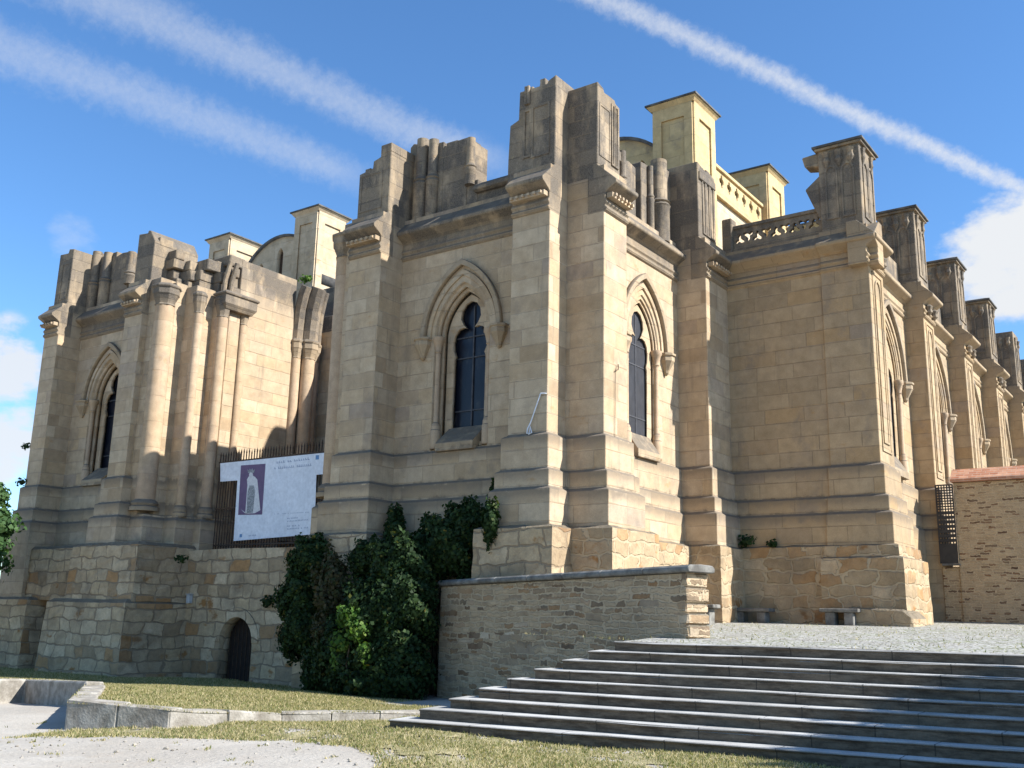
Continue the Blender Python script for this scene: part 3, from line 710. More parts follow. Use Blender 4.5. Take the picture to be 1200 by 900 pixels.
# --- nave ----------------------------------------------------------
XN, YN, BAY = -7.83, 28.36, 6.14
XNW = -8.45
MB().loft(-12.6, -8.9, YN+.06, YN+1, LOWP(-.5, CB+.1), (0, 0, 1, 0)).build('wall', NAVE, BAS, .012)
cornice('y', YN+.06, -12.3, -9.2, mt=NAVE)
MB().box(-12.6, -9.0, YN+.08, YN+1, CB, 11.42).build('wall', NAVE, BAS)
rough(MB().loft(-12.6, -8.9, YN+.06, YN+1, [(.42, -.6), (.40, ZP-.02), (.3, ZP+.03), (0, ZP+.04)], (0, 0, 1, 0))).build('plinth', NRUB, BAS, 0)
def nave_buttress(k):
    y0 = YN + BAY*k; y1 = y0+1.40; base = -.5
    x0 = -9.24 if k == 0 else -9.0
    if k == 0:
        b_ = MB().loft(x0, XN, y0, y1, shaft_prof(CB+.02, base), (.3, 1, 1, 1)).build('buttress', NAVE, BAS, .015)
        rough(MB().loft(x0, XN, y0, y1, [(.62, base), (.58, 1.75), (.46, 1.8), (.44, ZP-.02), (.30, ZP+.02), (0, ZP+.03)], (.35, 1, 1, 1))).build('plinth', NRUB, b_, 0)
        cornice('y', y0, x0, XN+.30, b_, mt=NAVE)
    else:
        b_ = MB().loft(x0, XN, y0, y1, shaft_prof(CB+.02, base), (0, 1, 1, 1)).build('buttress', NAVE, BAS, .015)
    MB().box(x0, XN-.004, y0+.004, y1-.004, CB, WT).build('shoulder', NAVE, b_)
    cornice('x', XN, y0-(.30 if k == 0 else .002), y1+.002, b_, mt=NAVE)
    # little foliate bosses under the cornice
    for yy in (y0+.35, y0+1.05): MB().lathe(XN+.12, yy, [(.03, CB+.10), (.12, CB+.20), (.10, CB+.30), (.14, CB+.40), (.05, CB+.48)], 7).build('boss', TOPS, b_, 0)
    # blind panel down the face
    blind_panel('x', XN, y0+.42, y0+.98, 5.0, 9.9, b_, NAVE); rect_panel('x', XN, y0+.24, y0+1.16, 4.75, 10.05, b_, NAVE, .03, .05)
    zt_ = 14.12 if k < 4 else 14.25
    p_ = MB().box(-9.16, XN-.09, y0+.04, y1+.04, WT-.3, zt_).build('pinnacle', TOPS, b_, .02)
    blind_panel('y', y0+.04, -8.98, -8.60, 11.8, 13.55, p_); blind_panel('y', y0+.04, -8.50, -8.10, 11.8, 13.55, p_)
    blind_panel('x', XN-.09, y0+.25, y0+.72, 11.75, 13.6, p_); blind_panel('x', XN-.09, y0+.76, y0+1.25, 11.75, 13.6, p_)
    for xx in (-8.9, -8.53, -8.17): MB().lathe(xx, y0+.02, [(.02, 13.45), (.12, 13.66), (.09, 13.8), (.13, 13.95)], 7).build('boss', TOPS, p_, 0)
    for yy in (y0+.3, y0+1.1): MB().lathe(XN-.08, yy, [(.02, 13.45), (.10, 13.66), (.08, 13.8), (.12, 13.95)], 7).build('boss', TOPS, p_, 0)
    if k < 4:
        MB().box(-9.24, XN+.0, y0-.05, y1+.13, zt_-.06, zt_+.02).build('cap_moulding', NAVE, p_, .01)
        MB().loft(-9.30, XN+.06, y0-.11, y1+.19, [(0, zt_+.02), (0, zt_+.09), (-.25, zt_+.19)]).build('cap', SLAB, p_, .008)
    return b_
for k in range(7): nave_buttress(k)
# broken stones sticking out of the corner pinnacle
MB().hexa([(-9.62, 28.5, 13.72), (-9.1, 28.5, 13.62), (-9.1, 29.0, 13.62), (-9.62, 29.0, 13.72), (-9.70, 28.5, 14.06), (-9.1, 28.5, 14.1), (-9.1, 29.0, 14.1), (-9.70, 29.0, 14.06)]).build('broken_block', TOPS, BAS, .03)
MB().hexa([(-9.22, 28.5, 11.9), (-9.1, 28.5, 11.9), (-9.1, 29.0, 11.9), (-9.22, 29.0, 11.9), (-9.64, 28.5, 12.98), (-9.1, 28.5, 13.4), (-9.1, 29.0, 13.4), (-9.64, 29.0, 12.98)]).build('broken_block', TOPS, BAS, .03)
for k in range(6):
    y0 = YN+BAY*k+1.40; y1 = YN+BAY*(k+1); c = (y0+y1)/2
    h = window('x', XNW, c, 1.25, GLASS2, 4.7, 7.75, 1.22, NAVE, .34)
    wall_face('x', XNW, y0-.1, y1+.1, Z1-.02, CB+.02, [h], NAVE)
    MB().loft(XNW-.6, XNW, y0-.1, y1+.1, LOWP(-.5, Z1), (0, 1, 0, 0)).build('wall', NAVE, BAS, .012)
    cornice('x', XNW, y0, y1, mt=NAVE, scale=.85); MB().box(-9.3, XNW-.02, y0-.1, y1+.1, CB, WT).build('wall', NAVE, BAS)
    # aisle parapet, pierced
    MB().box(-8.75, -8.55, y0-.1, y1+.1, WT-.1, 12.2).build('parapet', TOPS, BAS, .02)
MB().box(-13, -8.95, 29.3, 72, -1, 11.0).build('aisle_roof', NAVE, BAS)
# pierced balustrade over the aisle end wall: one up and one down trefoil in turn
def trefoil(cx, cz, up):
    out = []
    for j in range(3):
        a = R(90 if up else -90) + R(120)*j; ca, sa = math.cos(a), math.sin(a)
        for l, w_ in ((.055, -.05), (.10, -.066), (.15, -.05), (.20, 0), (.15, .05), (.10, .066), (.055, .05)): out.append((cx+ca*l-sa*w_, cz+sa*l+ca*w_))
    return out
YBAL = YN+.32
holes = []
nb = 10
for i in range(nb):
    cx = -11.9 + i*(2.72/(nb-1)); up = i % 2 == 0
    holes.append(trefoil(cx, 11.93 + (-.05 if up else .05), up))
fmb = facemap('y', YBAL)
bal = MB().plate([(-12.15, 11.62), (-9.1, 11.62), (-9.1, 12.24), (-12.15, 12.24)], holes, fmb, 0, .16).build('balustrade', TOPS, BAS)
MB().box(-12.2, -9.08, YBAL-.06, YBAL+.24, 12.24, 12.36).build('rail', TOPS, bal, .02)
MB().box(-12.2, -9.08, YBAL-.05, YBAL+.26, 11.40, 11.62).build('base_rail', TOPS, bal, .02)
MB().box(-12.42, -12.08, YBAL-.15, YBAL+.25, 11.3, 12.62).build('end_post', TOPS, bal, .03)
# --- clerestory behind: newer yellow piers, quatrefoil parapet ------------
XC = -13.1
def pier(x0, x1, y0, y1, z0, z1, mt, panel=True):
    p_ = MB().box(x0, x1, y0, y1, z0, z1).build('pier', mt, BAS, .015)
    if panel:
        for a0, a1, pl, at in ((x0, x1, 'y', y0), (y0, y1, 'x', x1)):
            wd = a1-a0; fm = facemap(pl, at); zz1 = z1
            MB().plate([(a0, z0), (a1, z0), (a1, zz1), (a0, zz1)], [[(a0+.22*wd, z0+.3), (a1-.20*wd, z0+.3), (a1-.20*wd, z1-.62), (a0+.22*wd, z1-.62)]], fm, -.07, -.003).build('panel_moulding', mt, p_)
    MB().loft(x0-.07, x1+.07, y0-.07, y1+.07, [(0, z1-.16), (.10, z1-.02), (.10, z1)]).build('cornice', mt, p_)
    MB().loft(x0-.22, x1+.22, y0-.22, y1+.22, [(0, z1), (0, z1+.06), (-.3, z1+.15)]).build('cap', SLAB, p_)
    return p_
for k in range(4): pier(XC-1.45, XC, 28.0+6.45*k, 29.6+6.45*k, 10, 16.95, YEL)
for k in range(3):
    y0 = 29.6+6.45*k; y1 = 28.0+6.45*(k+1)
    MB().box(XC-1.2, XC-.25, y0-.05, y1+.05, 10, 14.45).build('wall', PALE, BAS)
    MB().box(XC-.30, XC-.12, y0-.02, y1+.02, 14.25, 14.48).build('string_course', YEL, BAS, .02)
    hq = []
    n = 7
    for i in range(n):
        cy_ = y0+.45+(y1-y0-.9)*i/(n-1)
        pts = []
        for j in range(4):
            for t in range(7):
                a = R(90*j)+R(-110+220*t/6); pts.append((cy_+.115*math.cos(R(90*j))+.085*math.cos(a), 15.0+.145*math.sin(R(90*j))+.105*math.sin(a)))
        hq.append(pts)
    fx = facemap('x', XC-.22)
    pb = MB().plate([(y0, 14.48), (y1, 14.48), (y1, 15.32), (y0, 15.32)], hq, fx, 0, .14).build('parapet', YEL, BAS)
    MB().box(XC-.42, XC-.14, y0, y1, 15.32, 15.46).build('rail', YEL, pb, .02)
MB().box(-20, XC-1.0, 30, 60, 5, 14.3).build('nave_roof', PALE, BAS)
# barrel gables over the two end bays
def barrel(c, mt, hs=2.62):
    zs = 13.72; fm = facemap('y', 28.35)
    ol = [(c+hs, 12)] + [(c+hs*math.cos(math.pi*i/28), zs+hs*math.sin(math.pi*i/28)) for i in range(29)] + [(c-hs, 12)]
    lz = ((-1.25, 14.95), (0, 15.45), (1.25, 14.95))
    lan = [opening(c+dx, .20, 14.1, zh, .42, 6) for dx, zh in lz]
    g_ = MB().plate(ol, lan, fm, 0, .3).build('gable', mt, BAS)
    for dx, zh in lz:
        MB().plate(opening(c+dx, .24, 14.0, zh, .48, 6), [], fm, .20, .22).build('lancet', IRON, g_)
    rg = [(c+(hs+.10)*math.cos(math.pi*i/28), zs+(hs+.10)*math.sin(math.pi*i/28)) for i in range(29)] + [(c+hs*math.cos(math.pi*i/28), zs+hs*math.sin(math.pi*i/28)) for i in range(28, -1, -1)]
    MB().plate(rg, [], fm, -.12, 6).build('roof', SLAB, g_)
barrel(-33.4, PALE); barrel(-16.45, YEL)
pier(-32.1, -30.72, 28.0, 29.6, 9, 17.05, PALE); pier(-37.95, -36.55, 28.0, 29.6, 9, 17.0, PALE)
# --- left block ----------------------------------------------------
XQ, XQw, XR_, XRw = -30.65, -31.67, -35.97, -36.95
lb, lp = butt_front(XRw, XR_, YF, 22.2, 13.6, prof_pin=[(XRw, WT-.3), (XR_, WT-.3), (XR_, 13.72), (-36.3, 13.78), (-36.36, 13.62), (XRw+.02, 13.66)])
rect_panel('y', YF+.2, XRw+.3, XR_-.1, 11.7, 13.2, lp, TOPS, .02)
rb, rp = butt_front(XQw, XQ, YF, 22.0, 13.3, prof_pin=[(XQw, WT-.3), (XQ, WT-.3), (XQ, 12.98), (-30.95, 13.42), (-31.1, 13.46), (-31.14, 13.36), (XQw, 13.42)])
h = window('y', YW, -33.82)
wall_face('y', YW, XR_-.3, XQw+.3, Z1-.02, CB+.02, [h])
MB().loft(XR_-.3, XQw+.3, YW, YW+.6, LOWP(-2.3, Z1), (0, 0, 1, 0)).build('wall', ASH, BAS, .012)
cornice('y', YW, XR_-.01, XQw+.01, scale=.9); MB().box(XR_-.1, XQw+.1, YW+.02, 22.4, CB, WT).build('wall', ASH, BAS)
jamb_stub('y', YP, [('b', -36.3, -35.9, 11.1, 13.9, .05), ('b', -35.95, -34.7, 11.1, 13.7, .0), ('c', -36.12, -35.72, 11.2, 13.88, 12.55), ('c', -35.32, -34.92, 11.2, 13.68, 12.55), ('b', -34.75, -33.7, 11.1, 13.5, .05), ('c', -33.7, -33.36, 12.1, 13.4, 12.55), ('b', -33.4, -31.6, 11.1, 11.95, .0)])
MB().box(-36.7, -31.2, 21.6, 28.2, -2.2, 11.4).build('core_wall', ASH, BAS)
# rubble base: two tiers, spreading below
rough(MB().loft(-31.9, -29.1, YF-.1, 23.0, [(.50, .22), (.45, 2.0), (.33, 2.11), (0, 2.12)], (1, 1, 1, 0))).build('plinth', RUB, BAS, 0)
rough(MB().loft(-32.5, -29.05, YF-.35, 23.0, [(.62, -2.4), (.50, .16), (.35, .27), (0, .28)], (1, 1, 1, 0))).build('plinth', RUB, BAS, 0)
rough(MB().loft(-37.0, -31.5, YF+.3, 23.0, [(.50, .22), (.45, 2.0), (.33, 2.10), (0, 2.115)], (1, 0, 1, 0))).build('plinth', RUB, BAS, 0)
rough(MB().loft(-37.4, -35.2, YF-.1, 23.0, [(.62, -2.4), (.50, .22), (.35, .30), (0, .31)], (1, 1, 1, 0))).build('plinth', RUB, BAS, 0)
rough(MB().loft(-36, -32, YF+.9, 23.0, [(.3, -2.4), (.3, .3)], (0, 0, 1, 0))).build('plinth', RUB, BAS, 0)
# portal jambs: compound piers with engaged shafts; same builder for both sides of the opening
def capital(x, y, r, z, parent, n=8):
    MB().lathe(x, y, [(r*.98, z-.52), (r*1.15, z-.49), (r*1.02, z-.44), (r*1.1, z-.36), (r*1.38, z-.14), (r*1.48, z-.10), (r*1.48, z+.10), (r*1.62, z+.14), (r*1.62, z+.20), (r*1.1, z+.30)], n, R(22.5)).build('capital', TOPS, parent, .01)
def column(x, y, r, z0, z1, parent=None):
    c_ = MB().lathe(x, y, [(r, z0), (r, z1)], 24).build('column', DRUM, parent or BAS, 0, True)
    MB().lathe(x, y, [(r*1.5, z0-.05), (r*1.5, z0+.08), (r*1.25, z0+.12), (r*1.38, z0+.20), (r*1.25, z0+.28), (r*1.0, z0+.34)], 20).build('base', TOPS, c_, 0, True)
    capital(x, y, r, z1+.50, c_)
    return c_
def jamb(sg, c0, detail=True):
    """sg=1: left jamb as it stands; sg=-1 mirrored about the middle of the portal"""
    X = lambda x: x if sg == 1 else 2*c0-x
    def bx(x0, x1, y0, y1, z0, z1, nm='jamb', mt=ASH): a, b_ = sorted((X(x0), X(x1))); return MB().box(a, b_, y0, y1, z0, z1).build(nm, mt, BAS, .02)
    ztop = 11.0; zw = 12.7 if sg == 1 else 11.2
    bx(-31.6, -30.1, 20.25, 21.5, 2, ztop+.5); bx(-31.6, -29.82, 20.72, 22.3, 2, ztop+.4); bx(-31.6, -29.22, 21.15, 23.2, 2, ztop+.3)
    bx(-31.6, -28.92, 21.88, 23.0, 2, 11.0); bx(-31.6, -28.80, 22.32, 22.82, 2, 10.95); bx(-31.9, -28.92, 22.8, 25.5, 1, zw, 'wall')
    bx(-31.6, -28.95, 25.4, 27.7, 1, 10.9, 'wall')
    column(X(-30.06), 20.50, .33, 3.26, 10.45)
    column(X(-29.17), 21.28, .165, 3.1, 10.25)
    cl = column(X(-28.86), 22.08, .20, 3.1, 10.25); column(X(-28.88), 23.02, .15, 3.1, 10.2)
    # joined capital block over the last shafts
    a, b_ = sorted((X(-29.1), X(-28.48))); MB().loft(a, b_, 21.85, 23.3, [(-.12, 10.55), (0, 10.74), (0, 11.04), (.06, 11.08), (.06, 11.14), (-.1, 11.24)]).build('capital', TOPS, cl, .015)
    # plinth of the jamb
    for x1, y0 in ((-29.62, 20.2), (-28.95, 21.0), (-28.6, 21.75)):
        a, b_ = sorted((X(-31.6), X(x1))); MB().loft(a, b_, y0, y0+2.2, [(.05, 1.9), (.05, 2.92), (-.04, 3.0), (-.06, 3.10)], (1, 1, 1, 1)).build('plinth', ASH, BAS, .02)
    # respond on the inner wall with ribs springing from it
    for dy, dx, r in () if sg < 0 else ((25.70, -28.92, .19), (26.14, -28.70, .26), (26.58, -28.86, .19)):
        c_ = column(X(dx), dy, r, 2.6, 9.55)
        bend = [(X(dx), dy, 10.0), (X(dx+.02), dy, 10.8), (X(dx+.10), dy-.02, 11.5), (X(dx+.28), dy-.05, 12.1), (X(dx+.42), dy-.06, 12.4)]
        MB().tube(bend, [r*1.25, r*1.2, r*1.2, r*1.2, r*1.1], 8).build('rib', TOPS, c_)
    if sg > 0: bx(-29.8, -28.75, 27.7, 28.6, 9, 13.1, 'ruined_stub', TOPS), bx(-29.5, -28.7, 27.3, 27.9, 9, 11.7, 'ruined_stub', TOPS)
CPORT = (XQ+XLw)/2
jamb(1, CPORT); jamb(-1, CPORT)
# ragged masonry over the left jamb
def ragged(x0, x1, y0, y1, z0, z1, seed):
    r_ = random.Random(seed); q = MB(); z = z0; n = max(1, int((z1-z0)/.34)); hgt = (z1-z0)/n
    for i in range(n):
        j = lambda a=.10: r_.uniform(-a, a)
        q.box(x0, x1+j(.12), y0+j(.10), y1+j(.16), z0+i*hgt+.004, z0+(i+1)*hgt-.004)
    return q.build('ruined_stub', TOPS, BAS, .03, jag=.012)
ragged(-31.4, -30.7, 20.5, 21.0, 11.4, 13.2, 1); ragged(-31.4, -30.2, 20.8, 21.3, 11.3, 12.75, 2); ragged(-31.4, -29.75, 21.15, 21.7, 11.2, 12.4, 3)
ragged(-31.3, -29.4, 21.5, 22.05, 11.2, 12.45, 4); ragged(-31.3, -29.2, 21.95, 22.4, 11.2, 12.5, 5); ragged(-31.3, -29.0, 22.3, 22.85, 11.2, 12.75, 6)
for dx, yy in ((0, 22.1), (.06, 22.35)):
    MB().tube([(-28.98+dx, yy, 11.15), (-28.94+dx, yy+.02, 11.75), (-28.8+dx, yy+.08, 12.4)], .09, 8).build('rib', TOPS, BAS)
# back of the portal porch
MB().box(-29.2, -21.4, 27.0, 27.5, 1.9, 10.9).build('wall', ASH, BAS)
MB().box(-31.5, -19.6, 21.9, 28, 1.2, 1.95).build('porch_floor', RUB, BAS)

# ------------------------------------------------------------------ enclosing wall with the little arched door
ew = thing('enclosure_wall', 'rough coursed stone wall with a small round-arched dark doorway, below the banner', 'wall', (-25, 21.5, -2.3))
fd = facemap('y', 21.42)
dc = -25.93; dhs = .77; dzs = -.97
dr = [(dc+dhs, -2.4)] + [(dc+dhs*math.cos(math.pi*i/16), dzs+dhs*math.sin(math.pi*i/16)) for i in range(17)] + [(dc-dhs, -2.4)]
MB().plate([(-28.9, -2.45), (dr[0][0], -2.45)] + dr + [(dr[-1][0], -2.45)][:0] + [(dc-dhs, -2.45)][:0], [], fd, 0, .01).bm.free()
ol = [(-28.75, -2.45)] + [(p_[0], p_[1] if p_[1] > -2.4 else -2.45) for p_ in dr[::-1]] + [(-20.2, -2.45), (-20.2, 1.95), (-22.3, 1.98), (-24, 1.93), (-26.5, 1.96), (-28.75, 1.92)]
MB().plate(ol, [], fd, 0, .55).build('wall_face', RUB, ew)
vr = [(dc+(dhs+.30)*math.cos(math.pi*i/16), dzs+(dhs+.30)*math.sin(math.pi*i/16)) for i in range(17)] + [(dc+(dhs+.005)*math.cos(math.pi*i/16), dzs+(dhs+.005)*math.sin(math.pi*i/16)) for i in range(16, -1, -1)]
MB().plate(vr, [], fd, -.03, .1).build('arch', RUB, ew, .01)
d_ = MB().plate([(a, max(b_, -2.4)) for a, b_ in dr], [], fd, .40, .46)
d_ = d_.build('door', WOOD, ew)
q = MB()
for i in range(7): q.box(dc-dhs+.06+i*.19, dc-dhs+.075+i*.19, 21.80, 21.822, -2.3, -.3)
q.build('plank_joints', IRON, d_)
cx_ = ony(222, 702, 21.35)
bxo = thing('wall_box', 'small pale grey electrical box in the corner left of the arched doorway', 'box', (cx_.x, 21.36, cx_.z-.15))
MB().box(cx_.x-.07, cx_.x+.09, 21.26, 21.42, cx_.z-.14, cx_.z+.14).build('body', BOXM, bxo, .02)
MB().box(cx_.x-.09, cx_.x+.11, 21.24, 21.42, cx_.z+.14, cx_.z+.17).build('lid', BOXM, bxo, .01)
# iron railing and banner over it
YG = 22.3
fe = thing('iron_railing', 'rusty spiked iron railing across the open portal, behind the white banner', 'railing', (-25.5, YG, 1.95))
q = MB(); x = -28.55
zr = ony(300, 527, YG).z
while x < -21.8:
    hgt = zr + random.uniform(-.04, .04)
    q.box(x-.014, x+.014, YG-.014, YG+.014, 1.96, hgt-.08); q.loft(x-.02, x+.02, YG-.02, YG+.02, [(0, hgt-.08), (-.018, hgt+.06)])
    x += .135
q.build('bars', IRON, fe)
q = MB()
for zz in (2.15, 3.4, zr-.32): q.box(-28.6, -21.75, YG-.02, YG+.02, zz-.025, zz+.025)
q.build('rails', IRON, fe)
YBN = YG-.08
def bn(u, v): p_ = ony(u, v, YBN); return (p_.x, p_.z)
fb = facemap('y', YBN)
ban = thing('banner', 'white banner with a purple panel showing a pale robed statue, tied to the railing', 'banner', (bn(320, 630)[0], YBN, bn(320, 630)[1]))
MB().plate([bn(274, 634), bn(363.5, 626.5), bn(366, 601), bn(369.5, 600), bn(371, 556.5), bn(381, 555.5), bn(381.5, 530.5), bn(258.5, 543), bn(258.5, 564.5), bn(278.5, 563)], [], fb, -.012, 0).build('sheet', VINYL, ban)
pan = MB().plate([bn(279.5, 603.5), bn(307.5, 603), bn(311.5, 543.5), bn(282.8, 545.5)], [], fb, -.018, -.012).build('picture', PURP, ban)
MB().plate([bn(283, 597), bn(288, 602), bn(290, 575), bn(290.5, 568), bn(290, 562), bn(292, 558.5), bn(296, 557), bn(299.5, 559), bn(302, 562), bn(303, 571), bn(305.5, 598), bn(299, 601.5), bn(290, 602)], [], fb, -.022, -.018).build('robe', ROBE, pan)
MB().plate([bn(289.5, 601.5), bn(297, 601), bn(299.6, 575), bn(298, 569), bn(293, 569), bn(291, 576)], [], fb, -.025, -.022).build('tunic', DARKP, pan)
MB().plate([bn(294.8+2.3*math.cos(2*math.pi*i/12), 556.6+2.9*math.sin(2*math.pi*i/12)) for i in range(12)], [], fb, -.026, -.018).build('head', ROBE, pan)
MB().plate([bn(291.6, 554.5), bn(290.4, 550), bn(292.4, 552), bn(293.4, 549), bn(294.8, 551.4), bn(296.4, 548.8), bn(297.2, 551.8), bn(299.2, 549.6), bn(298, 554.4)], [], fb, -.024, -.018).build('crown', DARKP, pan)
def textrow(u0, v0, u1, v1, hpx, n, seed, mt=INK):
    """a row of small letter strokes: the print is too small to read"""
    r_ = random.Random(seed); q = MB()
    for i in range(n):
        if r_.random() < .14: continue
        t0 = i/n; t1 = (i+r_.uniform(.55, .8))/n
        a0, b0 = bn(u0+(u1-u0)*t0, v0+(v1-v0)*t0); a1, b1 = bn(u0+(u1-u0)*t1, v0+(v1-v0)*t1)
        hh = hpx*.026*r_.uniform(.8, 1.1)
        q.plate([(a0, b0), (a1, b1), (a1, b1+hh*.32), (a0+(a1-a0)*.35, b1+hh*.32), (a0+(a1-a0)*.35, b0+hh), (a0, b0+hh)], [], fb, -.018, -.012)
    return q.build('lettering', mt, ban)
textrow(322, 543.5, 366, 538.5, 3.0, 17, 1); textrow(322, 550, 366, 546, 3.0, 20, 2)
textrow(337, 608.3, 350, 607.3, 1.6, 8, 3); textrow(337, 611.6, 362, 609.6, 1.6, 14, 4); textrow(337, 617.3, 352, 616.3, 1.6, 8, 5); textrow(337, 620.6, 362, 618.8, 1.6, 14, 6)
textrow(322, 602.8, 363, 600.6, .9, 26, 7); textrow(292, 628.5, 301, 627.8, 2, 5, 8)
MB().plate([bn(370.2, 538.6), bn(374, 538.4), bn(374.2, 533.4), bn(370.4, 533.6)], [], fb, -.018, -.012).build('emblem', BLUE, ban)
MB().plate([bn(281.2, 629.8), bn(283.8, 629.6), bn(284, 625.8), bn(281.4, 626)], [], fb, -.018, -.012).build('emblem', BLUE, ban)

# ------------------------------------------------------------------ steps
st = thing('stone_steps', 'broad flight of nine granite steps up to the terrace', 'steps', (L9.x, L9.y, -1.7))
for k in range(9, 0, -1):
    z = -.362 - RISE*(k-1); c = stepcorner(k); LEN = 34
    def pl(off, z0, z1, nm, parent, mt, bv, back):
        a = c + e1*(-off) + e2*(-off); pts = [a, a+e1*LEN, a+e1*LEN+e2*back, a+e2*back]
        m_ = MB()
        # slightly uneven edge, stone by stone
        n = 48; front = [a+e1*(LEN*i/n)+e2*random.uniform(-.016, .016) for i in range(n+1)]
        ring = front + [a+e1*LEN+e2*back, a+e2*back]
        jit = [random.uniform(-.010, .006) for _ in ring]
        A = [m_.bm.verts.new((p.x, p.y, z0)) for p in ring]; B = [m_.bm.verts.new((p.x, p.y, z1+j)) for p, j in zip(ring, jit)]
        nn = len(ring)
        for i in range(nn): m_.bm.faces.new((A[i], A[(i+1) % nn], B[(i+1) % nn], B[i]))
        m_.bm.faces.new(A); m_.bm.faces.new(B)
        return m_.build(nm, mt, parent, bv)
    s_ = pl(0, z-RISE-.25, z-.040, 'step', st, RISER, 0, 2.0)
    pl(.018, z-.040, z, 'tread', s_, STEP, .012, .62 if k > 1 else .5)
# ------------------------------------------------------------------ retaining wall beside the steps
rw = thing('retaining_wall', 'grey slate rubble wall with rounded granite coping, left of the steps', 'wall', (wallA.x, wallA.y, -2.1))
dw = (wallB-wallA).normalized(); dn = Vector((dw.y, -dw.x, 0)); 
if dn.y > 0: dn = -dn
TK = .55; LW = (wallB-wallA).length
def wpt(s_, t_, z): p_ = wallA + dw*s_ - dn*t_; return (p_.x, p_.y, z)
ztopA, ztopB = .70, .86
MB().hexa([wpt(0, 0, -2.3), wpt(LW-.05, 0, -2.3), wpt(LW-.05, TK, -2.3), wpt(0, TK, -2.3), wpt(0, 0, ztopA), wpt(LW-.05, 0, ztopB), wpt(LW-.05, TK, ztopB), wpt(0, TK, ztopA)]).build('wall_body', SCH, rw, .02)
q = MB(); z = -.9
while z < ztopB-.02:
    hh = min(random.uniform(.16, .30), ztopB-z); o_ = random.uniform(-.03, .03); f_ = random.uniform(.02, .16)
    q.hexa([wpt(LW-f_-.05, -.012, z+.006), wpt(LW+o_, -.012, z+.006), wpt(LW+o_, TK+.012, z+.006), wpt(LW-f_-.05, TK+.012, z+.006), wpt(LW-f_-.05, -.012, z+hh-.006), wpt(LW+o_, -.012, z+hh-.006), wpt(LW+o_, TK+.012, z+hh-.006), wpt(LW-f_-.05, TK+.012, z+hh-.006)])
    z += hh
q.build('end_stones', SCH, rw, .03, jag=.012)
q = MB(); nst = 7
for i in range(nst):
    s0 = -.05+(LW+.16)*i/nst+.004; s1 = -.05+(LW+.16)*(i+1)/nst-.004
    prof = [(-.06, 0), (-.085, .04), (-.08, .09), (-.02, .135), (TK*.5, .15), (TK+.02, .135), (TK+.08, .09), (TK+.085, .04), (TK+.06, 0)]
    zz = lambda s_: ztopA+(ztopB-ztopA)*s_/LW
    A = [q.bm.verts.new(wpt(s0, t_, zz(s0)+h_)) for t_, h_ in prof]; B = [q.bm.verts.new(wpt(s1, t_, zz(s1)+h_)) for t_, h_ in prof]
    for j in range(len(prof)): q.bm.faces.new((A[j], A[(j+1) % len(prof)], B[(j+1) % len(prof)], B[j]))
    q.bm.faces.new(A); q.bm.faces.new(B)
q.build('coping', GRAN, rw, .015)

# ------------------------------------------------------------------ wall with brick coping and perforated steel panel on the right
sw = thing('stone_boundary_wall', 'tan shale stone wall with a sloping red brick coping, right of the nave', 'wall', (3, 34.5, 0))
MB().box(-7.22, 16, 34.08, 34.7, -.2, 4.47).build('wall_body', SHALE, sw, .02)
MB().extrude([(33.96, 4.47), (33.96, 4.56), (34.0, 4.60), (34.38, 4.93), (34.76, 4.6), (34.8, 4.47)], lambda a, z, x: (x, a, z), -7.28, 16.1).build('coping', BRICK, sw, .01)
MB().box(-7.74, -7.20, 34.14, 34.6, -.2, 1.84).build('end_pier', SHALE, sw, .02)
gp = thing('perforated_panel', 'narrow dark steel panel with rows of small holes beside the brick-topped wall', 'panel', (-7.6, 34.4, 1.9))
holes = []
z = 4.33; r0 = 0
while z > 2.55:
    for i in range(6): holes.append([(-7.71+i*.082, z), (-7.665+i*.082, z), (-7.665+i*.082, z+.045), (-7.71+i*.082, z+.045)])
    z -= .085 if z > 3.6 else .145
fg = facemap('y', 34.02)
MB().plate([(-7.76, 1.93), (-7.21, 1.93), (-7.21, 4.42), (-7.76, 4.42)], holes, fg, 0, .01).build('sheet', STEEL, gp)
MB().box(-7.70, -7.18, 33.95, 34.08, 1.86, 1.925).build('ledge', GRAN, gp, .01)

# ------------------------------------------------------------------ benches
def bench(u0, u1, v, y, label):
    a = ony(u0, v, y); b_ = ony(u1, v, y); zb = zt((a.x+b_.x)/2, y); zs_ = max(zb+.40, (a.z+b_.z)/2)
    t_ = thing('stone_bench', label, 'bench', ((a.x+b_.x)/2, y, zb), 'stone benches along the church wall')
    MB().box(a.x, b_.x, y-.05, y+.40, zs_-.10, zs_).build('seat', GRAN, t_, .02)
    for xx in (a.x+.14, b_.x-.40): MB().box(xx, xx+.26, y+.0, y+.34, zb-.05, zs_-.10).build('leg', GRAN, t_, .02)
bench(855, 902, 713, 27.4, 'grey stone bench in the corner under the nave end wall, nearer the retaining wall')
bench(960, 1006, 713, 27.3, 'grey stone bench against the rubble base, next to the nave corner buttress')
bench(812, 837, 708, 24.6, 'pale stone bench half hidden behind the end of the slate retaining wall')
MB().extrude([(-8.75, -.1), (-7.05, -.1), (-7.05, .22), (-7.25, .40), (-8.7, .46)], lambda a, z, y: (a, y, z), 27.5, 28.9).build('plinth', NRUB, BAS, .05, jag=.02)

